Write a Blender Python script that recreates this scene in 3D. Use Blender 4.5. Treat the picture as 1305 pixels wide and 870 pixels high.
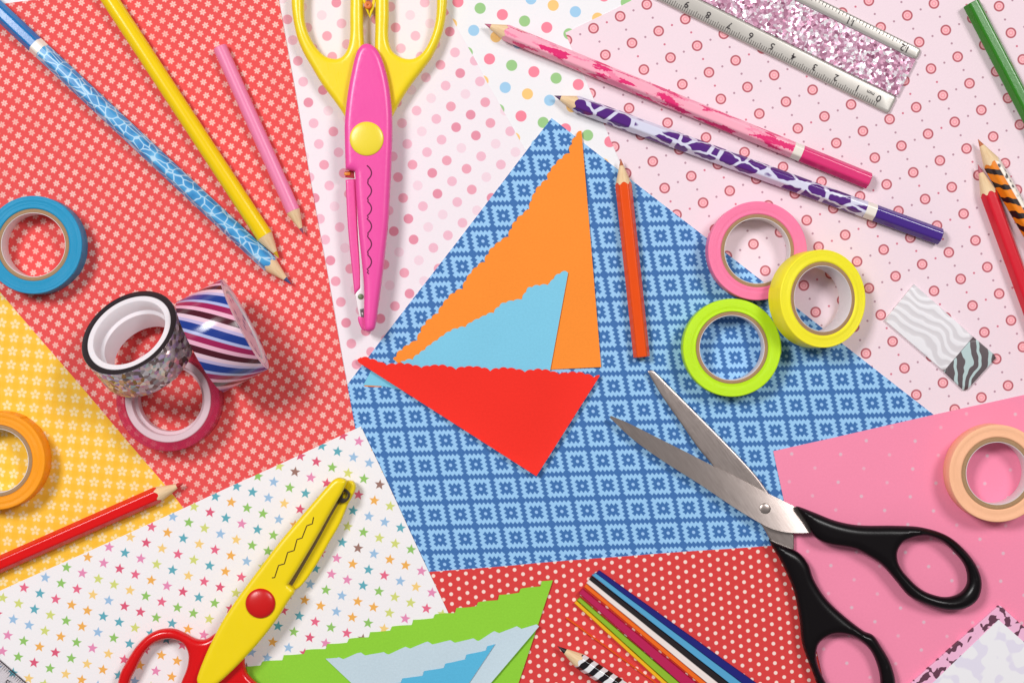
import bpy, bmesh, math, random
import numpy as np
from mathutils import Vector, Matrix, geometry, noise

# ------------------------------------------------------------------ clear
for o in list(bpy.data.objects):
    bpy.data.objects.remove(o)
scene = bpy.context.scene
COL = scene.collection

# ------------------------------------------------------------------ units: 1 px of plan = 1/3000 m
S = 1.0 / 3000.0
HCAM = 2100.0
CX, CY = 652.5, 435.0

# ------------------------------------------------------------------ camera, world, lamps, exposure
cam_d = bpy.data.cameras.new('camera')
cam = bpy.data.objects.new('camera', cam_d)
COL.objects.link(cam)
cam.location = (0, 0, HCAM * S)
cam.rotation_euler = (0, 0, 0)
cam_d.sensor_width = 36.0
cam_d.lens = 36.0 * HCAM / 1305.0
cam_d.clip_start = 0.01
cam_d.clip_end = 50.0
scene.camera = cam

world = bpy.data.worlds.new('World')
scene.world = world
world.use_nodes = True
bg = world.node_tree.nodes['Background']
bg.inputs[0].default_value = (0.985, 0.985, 1.0, 1)
bg.inputs[1].default_value = 0.20


def softbox(name, loc, target, size, power, color):
    d = bpy.data.lights.new(name, 'AREA')
    d.shape = 'RECTANGLE'
    d.size, d.size_y = size
    d.energy = power
    d.color = color
    o = bpy.data.objects.new(name, d)
    COL.objects.link(o)
    o.location = loc
    v = Vector(target) - Vector(loc)
    o.rotation_euler = v.to_track_quat('-Z', 'Y').to_euler()
    return o


softbox('softbox_key', (-0.80, 0.58, 1.40), (-0.03, 0.0, 0), (0.42, 0.42), 19.4, (1.0, 0.99, 0.985))
softbox('softbox_fill', (0.80, 0.60, 1.35), (0.05, 0.0, 0), (0.42, 0.42), 12.2, (1.0, 0.99, 0.985))

scene.view_settings.view_transform = 'Standard'
scene.view_settings.look = 'None'
scene.view_settings.exposure = 0.0
scene.view_settings.gamma = 1.0
scene.view_settings.use_curve_mapping = False
scene.render.engine = 'CYCLES'
scene.cycles.max_bounces = 8


# ------------------------------------------------------------------ colour helpers
def lin(c):
    c = c / 255.0
    return c / 12.92 if c <= 0.04045 else ((c + 0.055) / 1.055) ** 2.4


def C(r, g, b, k=0.92):
    return (lin(r) * k, lin(g) * k, lin(b) * k, 1.0)


# ------------------------------------------------------------------ node expressions
class X:
    def __init__(s, t, o):
        s.t, s.o = t, o

    def m(s, op, *a):
        n = s.t.nodes.new('ShaderNodeMath')
        n.operation = op
        for i, v in enumerate((s,) + a):
            if isinstance(v, X):
                s.t.links.new(v.o, n.inputs[i])
            else:
                n.inputs[i].default_value = v
        return X(s.t, n.outputs[0])

    def __add__(s, b): return s.m('ADD', b)
    def __radd__(s, b): return s.m('ADD', b)
    def __sub__(s, b): return s.m('SUBTRACT', b)
    def __rsub__(s, b): return s.m('MULTIPLY', -1.0).m('ADD', b)
    def __mul__(s, b): return s.m('MULTIPLY', b)
    def __rmul__(s, b): return s.m('MULTIPLY', b)
    def __truediv__(s, b): return s.m('DIVIDE', b)
    def round(s): return s.m('ROUND')
    def floor(s): return s.m('FLOOR')
    def mod(s, b): return s.m('FLOORED_MODULO', b)
    def abs(s): return s.m('ABSOLUTE')
    def sin(s): return s.m('SINE')
    def cos(s): return s.m('COSINE')
    def sqrt(s): return s.m('SQRT')
    def max(s, b): return s.m('MAXIMUM', b)
    def min(s, b): return s.m('MINIMUM', b)
    def gt(s, b): return s.m('GREATER_THAN', b)
    def lt(s, b): return s.m('LESS_THAN', b)

    def clamp(s):
        r = s.m('ADD', 0.0)
        r.o.node.use_clamp = True
        return r


def below(d, edge, soft=0.5):
    """1 where d < edge, with a soft printed edge"""
    if isinstance(edge, X):
        return ((edge - d) * (1.0 / soft) + 0.5).clamp()
    return ((d * -1.0 + edge) * (1.0 / soft) + 0.5).clamp()


class Mat:
    def __init__(s, name, rough=0.6, spec=0.3, metallic=0.0):
        s.m = bpy.data.materials.new(name)
        s.m.use_nodes = True
        s.t = s.m.node_tree
        s.b = s.t.nodes['Principled BSDF']
        s.b.inputs['Roughness'].default_value = rough
        s.b.inputs['Specular IOR Level'].default_value = spec
        s.b.inputs['Metallic'].default_value = metallic
        s._uv = None

    def uv(s):
        if s._uv is None:
            n = s.t.nodes.new('ShaderNodeUVMap')
            n.uv_map = 'UVMap'
            p = s.t.nodes.new('ShaderNodeSeparateXYZ')
            s.t.links.new(n.outputs[0], p.inputs[0])
            s._uv = (X(s.t, p.outputs[0]), X(s.t, p.outputs[1]))
        return s._uv

    def obj(s):
        n = s.t.nodes.new('ShaderNodeTexCoord')
        return n.outputs['Object']

    def vec(s, x, y, z=0.0):
        n = s.t.nodes.new('ShaderNodeCombineXYZ')
        for i, v in enumerate((x, y, z)):
            if isinstance(v, X):
                s.t.links.new(v.o, n.inputs[i])
            else:
                n.inputs[i].default_value = v
        return n.outputs[0]

    def hash(s, i, j, k=0.0):
        n = s.t.nodes.new('ShaderNodeTexWhiteNoise')
        n.noise_dimensions = '3D'
        s.t.links.new(s.vec(i, j, k), n.inputs['Vector'])
        return X(s.t, n.outputs['Value'])

    def noise(s, vec, scale=1.0, detail=2.0, rough=0.5):
        n = s.t.nodes.new('ShaderNodeTexNoise')
        s.t.links.new(vec, n.inputs['Vector'])
        n.inputs['Scale'].default_value = scale
        n.inputs['Detail'].default_value = detail
        n.inputs['Roughness'].default_value = rough
        return X(s.t, n.outputs[0])

    def voronoi(s, vec, feature='F1', scale=1.0, rnd=1.0, out='Distance'):
        n = s.t.nodes.new('ShaderNodeTexVoronoi')
        n.feature = feature
        n.inputs['Scale'].default_value = scale
        n.inputs['Randomness'].default_value = rnd
        s.t.links.new(vec, n.inputs['Vector'])
        return X(s.t, n.outputs[out])

    def col(s, c):
        n = s.t.nodes.new('ShaderNodeRGB')
        n.outputs[0].default_value = c
        return n.outputs[0]

    def mix(s, a, b, f):
        n = s.t.nodes.new('ShaderNodeMix')
        n.data_type = 'RGBA'
        for v, i in ((f, 0), (a, 6), (b, 7)):
            if isinstance(v, X):
                s.t.links.new(v.o, n.inputs[i])
            elif isinstance(v, bpy.types.NodeSocket):
                s.t.links.new(v, n.inputs[i])
            else:
                n.inputs[i].default_value = v
        return n.outputs[2]

    def ramp(s, f, stops, interp='CONSTANT'):
        n = s.t.nodes.new('ShaderNodeValToRGB')
        r = n.color_ramp
        r.interpolation = interp
        while len(r.elements) < len(stops):
            r.elements.new(0.5)
        for e, (p, c) in zip(r.elements, stops):
            e.position = p
            e.color = c
        s.t.links.new(f.o, n.inputs[0])
        return n.outputs[0]

    def base(s, c):
        if isinstance(c, bpy.types.NodeSocket):
            s.t.links.new(c, s.b.inputs['Base Color'])
        else:
            s.b.inputs['Base Color'].default_value = c
        return s

    def bump(s, h, strength=0.2, dist=0.0003):
        n = s.t.nodes.new('ShaderNodeBump')
        n.inputs['Strength'].default_value = strength
        n.inputs['Distance'].default_value = dist
        s.t.links.new(h.o, n.inputs['Height'])
        s.t.links.new(n.outputs[0], s.b.inputs['Normal'])
        return s

    def paper_grain(s, c, amount=0.05):
        """fibre tone and slight relief of paper"""
        u, v = s.uv()
        n1 = s.noise(s.vec(u, v), 0.35, 3.0, 0.6)
        n2 = s.noise(s.vec(u, v), 0.012, 2.0, 0.5)
        f = ((n1 - 0.5) * (2.0 * amount) + (n2 - 0.5) * amount + 1.0)
        n = s.t.nodes.new('ShaderNodeVectorMath')
        n.operation = 'SCALE'
        if isinstance(c, bpy.types.NodeSocket):
            s.t.links.new(c, n.inputs[0])
        else:
            n.inputs[0].default_value = c[:3]
        s.t.links.new(f.o, n.inputs['Scale'])
        s.t.links.new(n.outputs[0], s.b.inputs['Base Color'])
        s.bump(n1 + n2 * 5.0, 0.2, 0.0003)
        return s


def lattice(M, p, q, o):
    """cell indices and the vector to the nearest lattice point, for the lattice o + i p + j q"""
    u, v = M.uv()
    det = p[0] * q[1] - p[1] * q[0]
    du, dv = u - o[0], v - o[1]
    a = du * (q[1] / det) - dv * (q[0] / det)
    b = dv * (p[0] / det) - du * (p[1] / det)
    i, j = a.round(), b.round()
    fa, fb = a - i, b - j
    x = fa * p[0] + fb * q[0]
    y = fa * p[1] + fb * q[1]
    return i, j, x, y, fa, fb


def dist(x, y):
    return (x * x + y * y).sqrt()


# ------------------------------------------------------------------ printed paper materials
def mat_plain(name, rgb, rough=0.7, spec=0.15, amount=0.085):
    return Mat(name, rough, spec).paper_grain(C(*rgb), amount).m


def mat_rings():
    M = Mat('ring_print_paper', 0.65, 0.15)
    p, q, o = (33.95, -15.2), (15.1, 33.9), (1133.7, 152.1)
    i, j, x, y, fa, fb = lattice(M, p, q, o)
    d = dist(x, y)
    c = M.col(C(245, 222, 230))
    for off in (((p[0]) / 2, p[1] / 2), (q[0] / 2, q[1] / 2)):
        i2, j2, x2, y2, _, _ = lattice(M, p, q, (o[0] + off[0], o[1] + off[1]))
        h = M.hash(i2, j2, off[0])
        c = M.mix(c, M.ramp(h, [(0, C(185, 145, 160)), (0.75, C(215, 120, 140))]), below(dist(x2, y2), 1.4, 0.8))
    c = M.mix(c, C(188, 98, 108), below(d, 6.9, 0.8))
    c = M.mix(c, C(255, 188, 194), below(d, 4.8, 0.8))
    c = M.mix(c, C(243, 135, 150), below((d - 2.4).abs(), 0.4, 0.6) * 0.8)
    return M.paper_grain(c, 0.03).m


def mat_rainbow():
    M = Mat('rainbow_spot_paper', 0.65, 0.15)
    i, j, x, y, _, _ = lattice(M, (28.3, 8.15), (20.1, 36.35), (603.7, 39.1))
    k = (i.mod(2.0) + j.mod(2.0) * 2.0) / 4.0 + 0.05
    spot = M.ramp(k, [(0, C(165, 208, 238)), (0.25, C(253, 205, 130)), (0.5, C(248, 140, 160)), (0.75, C(160, 205, 140))])
    c = M.mix(C(244, 241, 243), spot, below(dist(x, y), 7.1, 0.8))
    return M.paper_grain(c, 0.02).m


def mat_pinkdots():
    M = Mat('pink_dot_paper', 0.65, 0.15)
    i, j, x, y, _, _ = lattice(M, (25.2, 10.55), (6.66, 26.45), (569.4, 204.7))
    h = M.hash(i, j)
    spot = M.ramp(h, [(0, C(245, 216, 226)), (0.2, C(243, 190, 206)), (0.5, C(240, 168, 185)), (0.75, C(233, 150, 170))])
    c = M.mix(C(246, 235, 240), spot, below(dist(x, y), 6.2, 1.0))
    return M.paper_grain(c, 0.02).m


def flower(x, y, n, R, depth, ph=0.0):
    d = dist(x, y)
    th = y.m('ARCTAN2', x)
    return d - ((th * float(n) + ph).cos() * depth + (1.0 - depth)) * R


def petals(x, y, n, cen, rl, rw, ph):
    """distance-like value, below 1 inside one of n petals round a centre"""
    d = dist(x, y)
    k = 2 * math.pi / n
    th = (y.m('ARCTAN2', x) + ph).mod(k) - k / 2
    return dist((d * th.cos() - cen) * (1.0 / rl), d * th.sin() * (1.0 / rw))


def mat_redflower():
    M = Mat('red_flower_paper', 0.65, 0.15)
    i, j, x, y, _, _ = lattice(M, (10.37, 6.75), (-6.75, 10.37), (341.1, 364.8))
    h = M.hash(i, j)
    f = petals(x, y, 6, 2.3, 2.0, 1.15, 0.3)
    c = M.mix(C(236, 84, 83), M.ramp(h, [(0, C(250, 196, 186)), (0.6, C(246, 182, 172))]), below(f, 1.0, 0.7))
    c = M.mix(c, C(240, 150, 140), below(dist(x, y), 0.8, 0.9) * 0.6)
    return M.paper_grain(c, 0.05).m


def mat_yellowflower():
    M = Mat('yellow_flower_paper', 0.65, 0.15)
    p, q, o = (17.05, 1.75), (-1.7, 17.15), (46.6, 485.3)
    i, j, x, y, fa, fb = lattice(M, p, q, o)
    band = below(fa.abs(), 0.27, 0.14) * 0.35 + below(fb.abs(), 0.27, 0.14) * 0.35
    c = M.mix(C(255, 196, 58), C(252, 208, 88), band)
    f = petals(x, y, 5, 3.9, 2.5, 1.75, 0.9)
    c = M.mix(c, C(255, 230, 180), below(f, 1.0, 0.5) * 0.92)
    c = M.mix(c, C(240, 200, 120), below(dist(x, y), 1.1, 0.8) * 0.7)
    return M.paper_grain(c, 0.04).m


def mat_stars():
    M = Mat('star_print_paper', 0.65, 0.15)
    i, j, x, y, _, _ = lattice(M, (20.2, 7.3), (-6.9, 20.2), (84.8, 722.6))
    h = M.hash(i, j, 3.0)
    pal = [(236, 110, 140), (235, 145, 185), (245, 180, 90), (250, 210, 130), (150, 200, 105), (215, 220, 125), (100, 175, 190), (160, 195, 228), (226, 95, 125), (160, 120, 110)]
    pos = [0, .1, .2, .32, .42, .54, .64, .77, .88, .955]
    spot = M.ramp(h, [(pp, C(*cc)) for pp, cc in zip(pos, pal)])
    d = dist(x, y)
    th = (y.m('ARCTAN2', x) + (math.pi / 2 - 0.14)).mod(2 * math.pi / 5) - math.pi / 5
    # straight star edges between outer radius R (at th = +-pi/5) and inner radius r (at th = 0)
    R, r = 7.0, 3.1
    px_, py_ = R * math.cos(math.pi / 5), R * math.sin(math.pi / 5)
    nx, ny = py_, -(px_ - r)
    L = math.hypot(nx, ny)
    nx, ny = nx / L, ny / L
    sx, sy = d * th.cos(), d * th.abs().sin()
    e = sx * nx + sy * ny - r * nx
    c = M.mix(C(248, 243, 244), spot, below(e, 0.0, 0.7))
    return M.paper_grain(c, 0.02).m


def mat_polka():
    M = Mat('red_polka_paper', 0.65, 0.15)
    i, j, x, y, _, _ = lattice(M, (10.83, 5.43), (0.98, 12.4), (877.3, 765.2))
    c = M.mix(C(224, 68, 67), C(255, 226, 214), below(dist(x, y), 2.35, 0.9))
    return M.paper_grain(c, 0.05).m


def mat_mint():
    M = Mat('pink_speck_paper', 0.65, 0.15)
    i, j, x, y, _, _ = lattice(M, (62.3, 0.6), (29.6, 18.0), (1133.6, 579.2))
    h = M.hash(i, j)
    c = M.mix(C(253, 146, 178), M.ramp(h, [(0, C(232, 188, 202)), (0.5, C(243, 176, 196))]), below(dist(x, y), 2.1, 1.4))
    return M.paper_grain(c, 0.045).m


def mat_tile():
    M = Mat('blue_tile_paper', 0.65, 0.15)
    i, j, x, y, s, t = lattice(M, (32.35, -0.95), (6.2, 31.35), (645.1, 621.8))
    a, b = s.abs(), t.abs()
    d = a.max(b)
    along = s * a.lt(b) + t * (1.0 - a.lt(b))
    zz = (along * (2 * math.pi * 6.0)).cos()
    zi = (along * (2 * math.pi * 6.0)).cos()
    light = below(d, zz * 0.04 + 0.405, 0.03)
    inner = below(d, zi * 0.046 + 0.226, 0.03)
    centre = below(dist(s, t), 0.062, 0.03)
    c = M.mix(C(68, 116, 178), C(158, 206, 246), light)
    c = M.mix(c, C(66, 116, 178), inner)
    c = M.mix(c, C(166, 208, 250), centre)
    return M.paper_grain(c, 0.04).m


# ------------------------------------------------------------------ mesh helpers
def plan(px, py, z=0.0):
    """plan position (x right, y up, in plan px) of the point at height z that lies under photo pixel px, py"""
    k = (HCAM - z) / HCAM
    return ((px - CX) * k, (CY - py) * k)


def tag(o, label=None, cat=None, group=None, kind=None):
    if label: o['label'] = label
    if cat: o['category'] = cat
    if group: o['group'] = group
    if kind: o['kind'] = kind
    return o


def thing(name, label, cat, x=0.0, y=0.0, z=0.0, rot=0.0, group=None):
    o = bpy.data.objects.new(name, None)
    o.empty_display_size = 0.01
    COL.objects.link(o)
    o.location = (x * S, y * S, z * S)
    o.rotation_euler = (0, 0, rot)
    tag(o, label, cat, group)
    return o


def mesh(name, verts, faces, mat, parent=None, uvs=None, sharp=35.0, origin=(0, 0, 0), fmat=None):
    """verts in plan px relative to the thing; one object"""
    me = bpy.data.meshes.new(name)
    ox, oy, oz = origin
    me.from_pydata([((v[0] - ox) * S, (v[1] - oy) * S, (v[2] - oz) * S) for v in verts], [], [list(f) for f in faces])
    mats = mat if isinstance(mat, (list, tuple)) else [mat]
    for m in mats:
        me.materials.append(m)
    if fmat is not None:
        me.polygons.foreach_set('material_index', fmat)
    if uvs is not None:
        lay = me.uv_layers.new(name='UVMap')
        if len(uvs) == len(verts):
            idx = np.empty(len(me.loops), dtype=np.int32)
            me.loops.foreach_get('vertex_index', idx)
            lay.data.foreach_set('uv', np.asarray(uvs, dtype=np.float32)[idx].ravel())
        else:
            lay.data.foreach_set('uv', np.asarray(uvs, dtype=np.float32).ravel())
    me.update()
    if sharp is not None:
        me.polygons.foreach_set('use_smooth', [True] * len(me.polygons))
        me.set_sharp_from_angle(angle=math.radians(sharp))
    o = bpy.data.objects.new(name, me)
    COL.objects.link(o)
    if parent is not None:
        o.parent = parent
    else:
        o.location = (ox * S, oy * S, oz * S)
    return o


def catmull(pts, n=6, closed=True):
    """smooth curve through pts; a point given as (x, y, 1) stays a sharp corner"""
    P = [(p[0], p[1], p[2] if len(p) > 2 else 0) for p in pts]
    N = len(P)
    out = []
    rng = range(N) if closed else range(N - 1)
    for i in rng:
        p1, p2 = P[i], P[(i + 1) % N]
        p0 = P[(i - 1) % N] if (closed or i > 0) else p1
        p3 = P[(i + 2) % N] if (closed or i + 2 < N) else p2
        if p1[2]: p0 = p1
        if p2[2]: p3 = p2
        d1 = math.hypot(p2[0] - p1[0], p2[1] - p1[1])
        d0 = math.hypot(p1[0] - p0[0], p1[1] - p0[1]) or d1
        d2 = math.hypot(p3[0] - p2[0], p3[1] - p2[1]) or d1
        m1 = [(p2[k] - p0[k]) * d1 / (d0 + d1) if not p1[2] else (p2[k] - p1[k]) for k in (0, 1)]
        m2 = [(p3[k] - p1[k]) * d1 / (d1 + d2) if not p2[2] else (p2[k] - p1[k]) for k in (0, 1)]
        for s_ in range(n):
            t = s_ / n
            h00, h10 = 2 * t ** 3 - 3 * t ** 2 + 1, t ** 3 - 2 * t ** 2 + t
            h01, h11 = -2 * t ** 3 + 3 * t ** 2, t ** 3 - t ** 2
            out.append(tuple(h00 * p1[k] + h10 * m1[k] + h01 * p2[k] + h11 * m2[k] for k in (0, 1)))
    if not closed:
        out.append(P[-1][:2])
    return out


def resample(poly, step, closed=True):
    P = np.asarray(poly, float)
    if closed:
        P = np.vstack([P, P[:1]])
    seg = np.hypot(*np.diff(P, axis=0).T)
    keep = [tuple(P[0])]
    for a, b, l in zip(P[:-1], P[1:], seg):
        n = max(1, int(round(l / step)))
        for i in range(1, n + 1):
            keep.append(tuple(a + (b - a) * i / n))
    return keep[:-1] if closed else keep


def sdf(pts, loops):
    """signed distance (positive inside) of pts to the even-odd region of loops"""
    pts = np.asarray(pts, float)
    best = np.full(len(pts), 1e9)
    inside = np.zeros(len(pts), bool)
    for L in loops:
        A = np.asarray(L, float)
        B = np.roll(A, -1, axis=0)
        for a, b in zip(A, B):
            ab = b - a
            l2 = max(ab @ ab, 1e-12)
            t = np.clip(((pts - a) @ ab) / l2, 0, 1)
            dd = pts - (a + t[:, None] * ab)
            best = np.minimum(best, np.einsum('ij,ij->i', dd, dd))
            cond = (a[1] > pts[:, 1]) != (b[1] > pts[:, 1])
            with np.errstate(divide='ignore', invalid='ignore'):
                xx = (b[0] - a[0]) * (pts[:, 1] - a[1]) / (b[1] - a[1] + 1e-30) + a[0]
            inside ^= cond & (pts[:, 0] < xx)
    best = np.sqrt(best)
    return np.where(inside, best, -best)


def slab(loops, z_lo, z_hi, w=0.0, hb=0.0, hb_low=None, grid=None, rings=5, warp=None, step=None):
    """solid between two outlines (plan px): side wall from z_lo to z_hi and a rounded shoulder of width w, height hb"""
    if hb_low is None: hb_low = hb
    L2 = []
    for L in loops:
        L = resample(L, step) if step else list(L)
        A = np.asarray(L)
        area = 0.5 * np.sum(A[:, 0] * np.roll(A[:, 1], -1) - np.roll(A[:, 0], -1) * A[:, 1])
        L2.append(L if area > 0 else L[::-1])
    pts, edges = [], []
    for L in L2:
        b = len(pts)
        pts += L
        edges += [(b + i, b + (i + 1) % len(L)) for i in range(len(L))]
    extra = []
    if w > 0:
        for li, L in enumerate(L2):
            A = np.asarray(L)
            T = np.roll(A, -1, axis=0) - np.roll(A, 1, axis=0)
            T /= np.maximum(np.hypot(T[:, 0], T[:, 1]), 1e-9)[:, None]
            Nn = np.stack([-T[:, 1], T[:, 0]], 1)
            if li > 0: Nn = -Nn
            for r in range(1, rings + 1):
                d = w * (1 - math.cos(math.pi / 2 * r / rings))
                Q = A + Nn * d
                extra.append((Q, d))
    kept = []
    for Q, d in extra:
        s = sdf(Q, L2)
        kept += [tuple(q) for q, v in zip(Q, s) if v > d * 0.96]
    if grid:
        A = np.vstack([np.asarray(L) for L in L2])
        gx = np.arange(A[:, 0].min(), A[:, 0].max(), grid)
        gy = np.arange(A[:, 1].min(), A[:, 1].max(), grid)
        G = np.stack(np.meshgrid(gx, gy), -1).reshape(-1, 2)
        G[:, 0] += (np.arange(len(G)) // len(gx) % 2) * grid * 0.5
        s = sdf(G, L2)
        kept += [tuple(g) for g, v in zip(G, s) if v > max(w * 1.02, grid * 0.45)]
    allp = pts + kept
    res = geometry.delaunay_2d_cdt([Vector(p) for p in allp], edges, [], 0, 1e-5)
    V = np.array([(v[0], v[1]) for v in res[0]])
    F = [f for f in res[2] if len(f) == 3]
    cen = np.array([(V[f[0]] + V[f[1]] + V[f[2]]) / 3 for f in F])
    ins = sdf(cen, L2) > 0
    T = []
    for f, k in zip(F, ins):
        if not k: continue
        a, b, c = f
        ar = (V[b][0] - V[a][0]) * (V[c][1] - V[a][1]) - (V[b][1] - V[a][1]) * (V[c][0] - V[a][0])
        if abs(ar) < 1e-7: continue
        T.append((a, b, c) if ar > 0 else (a, c, b))
    d = np.maximum(sdf(V, L2), 0)
    if w > 0:
        q = np.clip(d / w, 0, 1)
        prof = np.sqrt(np.maximum(0, 1 - (1 - q) ** 2))
    else:
        prof = np.zeros(len(V))
    wz = np.array([warp(x, y) for x, y in V]) if warp else np.zeros(len(V))
    top = z_hi + hb * prof + wz
    bot = z_lo - hb_low * prof + wz
    n = len(V)
    verts = [(x, y, z) for (x, y), z in zip(V, top)] + [(x, y, z) for (x, y), z in zip(V, bot)]
    faces = [t for t in T] + [(c + n, b + n, a + n) for a, b, c in T]
    cnt = {}
    for a, b, c in T:
        for e in ((a, b), (b, c), (c, a)):
            k = (min(e), max(e))
            cnt[k] = None if k in cnt else e
    nt = len(faces)
    for e in cnt.values():
        if e:
            a, b = e
            faces.append((a + n, b + n, b, a))
    return verts, faces, nt // 2


def to_plan(poly, z):
    return [plan(p[0], p[1], z) + tuple(p[2:]) for p in poly]


def lathe(profile, segs=96, closed=True):
    """profile [(r, z)...] turned round z; uv = (arc length round, profile length)"""
    n = len(profile)
    verts, uvs, faces = [], [], []
    cum = [0.0]
    for a, b in zip(profile, profile[1:]):
        cum.append(cum[-1] + math.hypot(b[0] - a[0], b[1] - a[1]))
    rr = max(p[0] for p in profile)
    for s_ in range(segs):
        t = 2 * math.pi * s_ / segs
        for k, (r, z) in enumerate(profile):
            verts.append((r * math.cos(t), r * math.sin(t), z))
            uvs.append((t * rr, cum[k]))
    for s_ in range(segs):
        b = (s_ + 1) % segs
        for k in range(n if closed else n - 1):
            k2 = (k + 1) % n
            faces.append((s_ * n + k, b * n + k, b * n + k2, s_ * n + k2))
    return verts, faces, uvs


def tube(path, r, segs=8, closed=False):
    verts, faces = [], []
    n = len(path)
    P = [Vector(p) for p in path]
    for i in range(n):
        a = P[i - 1] if (i > 0 or closed) else P[i]
        b = P[(i + 1) % n] if (i < n - 1 or closed) else P[i]
        t = (b - a).normalized()
        up = Vector((0, 0, 1)) if abs(t.z) < 0.9 else Vector((1, 0, 0))
        sx = t.cross(up).normalized()
        sy = sx.cross(t)
        rr = r[i] if isinstance(r, (list, tuple)) else r
        for k in range(segs):
            an = 2 * math.pi * k / segs
            verts.append(tuple(P[i] + (sx * math.cos(an) + sy * math.sin(an)) * rr))
    for i in range(n if closed else n - 1):
        j = (i + 1) % n
        for k in range(segs):
            k2 = (k + 1) % segs
            faces.append((i * segs + k, i * segs + k2, j * segs + k2, j * segs + k))
    if not closed:
        faces.append(tuple(range(segs))[::-1])
        faces.append(tuple((n - 1) * segs + k for k in range(segs)))
    return verts, faces


def text_mesh(body, size, extrude=0.0):
    cu = bpy.data.curves.new('lettering', 'FONT')
    cu.body = body
    cu.size = size
    cu.align_x, cu.align_y = 'CENTER', 'CENTER'
    cu.extrude = extrude
    cu.offset = size * 0.006
    ob = bpy.data.objects.new('lettering', cu)
    COL.objects.link(ob)
    dg = bpy.context.evaluated_depsgraph_get()
    me = ob.evaluated_get(dg).to_mesh()
    v = [tuple(x.co) for x in me.vertices]
    f = [tuple(p.vertices) for p in me.polygons]
    ob.evaluated_get(dg).to_mesh_clear()
    bpy.data.objects.remove(ob)
    bpy.data.curves.remove(cu)
    return v, f


# ------------------------------------------------------------------ the table and the sheets of paper
M_table = mat_plain('white_table', (242, 238, 240), 0.5)
tv = [(-3000, -3000, 0), (3000, -3000, 0), (3000, 3000, 0), (-3000, 3000, 0)]
tb = mesh('table_surface', tv + [(x, y, -60) for x, y, _ in tv], [(0, 1, 2, 3), (7, 6, 5, 4), (0, 4, 5, 1), (1, 5, 6, 2), (2, 6, 7, 3), (3, 7, 4, 0)],
          M_table, uvs=[(v[0], v[1]) for v in tv + tv], sharp=None)
tag(tb, kind='structure')

M_white_edge = mat_plain('paper_core', (250, 246, 246))
STEP = 0.6


def level(n):
    return n * STEP


def sheet(name, label, poly, lvl, mat, cat='patterned paper', group='sheets of scrapbook paper', curl=0.0):
    z0 = level(lvl - 1) + 0.12
    z1 = level(lvl)
    P = to_plan(poly, z1)
    P = [p[:2] for p in P]
    v, f, nt = slab([P], z0, z1)
    uvs = [(CX + a[0] / ((HCAM - z1) / HCAM), CY - a[1] / ((HCAM - z1) / HCAM)) for a in v]
    cx, cy = sum(p[0] for p in P) / len(P), sum(p[1] for p in P) / len(P)
    fm = [0] * nt + [1] * (len(f) - nt)
    o = mesh(name, v, f, [mat, M_white_edge], None, uvs, sharp=None, origin=(cx, cy, z0), fmat=fm)
    return tag(o, label, cat, group)


def rag(a, b, amp=0.5, n=24, seed=0):
    """points of a hand-trimmed edge from a to b (b left out)"""
    r = random.Random(seed)
    ph = r.uniform(0, 6)
    L = math.hypot(b[0] - a[0], b[1] - a[1])
    nx, ny = -(b[1] - a[1]) / L, (b[0] - a[0]) / L
    out = []
    for i in range(n):
        t = i / n
        k = amp * math.sin(ph + t * 7.3) * math.sin(math.pi * t) if i else 0
        out.append((a[0] + (b[0] - a[0]) * t + nx * k, a[1] + (b[1] - a[1]) * t + ny * k))
    return out


def ragged(poly, amp=0.6, seed=0):
    out = []
    for i in range(len(poly)):
        out += rag(poly[i], poly[(i + 1) % len(poly)], amp, 16, seed + i)
    return out


sheet('rainbow_spot_sheet', 'white paper with pale green, blue, orange and pink spots above the pencil tips',
      ragged([(530, -40), (900, -40), (960, 230), (560, 260)], 0.5, 1), 1, mat_rainbow())
sheet('ring_print_sheet', 'pale pink paper printed with small red rings under the glitter ruler',
      ragged([(889, -40), (720.5, 42), (790, 206), (1000, 700), (1420, 640), (1420, -60)], 0.5, 2), 2, mat_rings())
sheet('pink_dot_sheet', 'white paper with soft pink dots under the pink-bladed craft scissors',
      ragged([(320, -40), (540, -40), (598, 63), (640, 139), (690, 226), (600, 420), (470, 620), (400, 560)], 0.5, 3), 2, mat_pinkdots())
sheet('blue_tile_sheet', 'blue paper printed with jagged light blue squares under the paper boat',
      ragged([(703, 150.5), (1270, 590), (1100, 760), (700, 790), (560, 770), (430, 560), (444, 488)], 0.4, 4), 3, mat_tile())
sheet('red_flower_sheet', 'coral red paper with tiny cream flowers under the three tilted pencils',
      ragged([(-60, 14), (20, 3), (140, -12), (353, -14), (404, 276), (454, 553), (455, 600), (150, 720), (-60, 470)], 0.4, 5), 4, mat_redflower())
sheet('red_polka_sheet', 'red paper with small white polka dots beside the green cut triangle',
      ragged([(530, 729.7), (760, 711), (1020, 692), (1110, 1000), (520, 1000)], 0.4, 6), 4, mat_polka())
sheet('yellow_flower_sheet', 'yellow paper with small cream flowers under the orange tape roll',
      ragged([(-60, 294), (0, 372), (206, 612.5), (260, 680), (200, 800), (-60, 800)], 0.4, 7), 5, mat_yellowflower())
sheet('pink_speck_sheet', 'plain pink paper with faint pale specks under the black scissor handles',
      ragged([(985.5, 574.5), (1420, 477), (1420, 1000), (1080, 1000), (1020, 740)], 0.4, 8), 5, mat_mint())
sheet('star_print_sheet', 'white paper printed with rows of small multicoloured stars',
      ragged([(-60, 779.5), (230, 649), (460, 543), (572, 782), (660, 1000), (-60, 1000)], 0.4, 9), 6, mat_stars())


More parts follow.
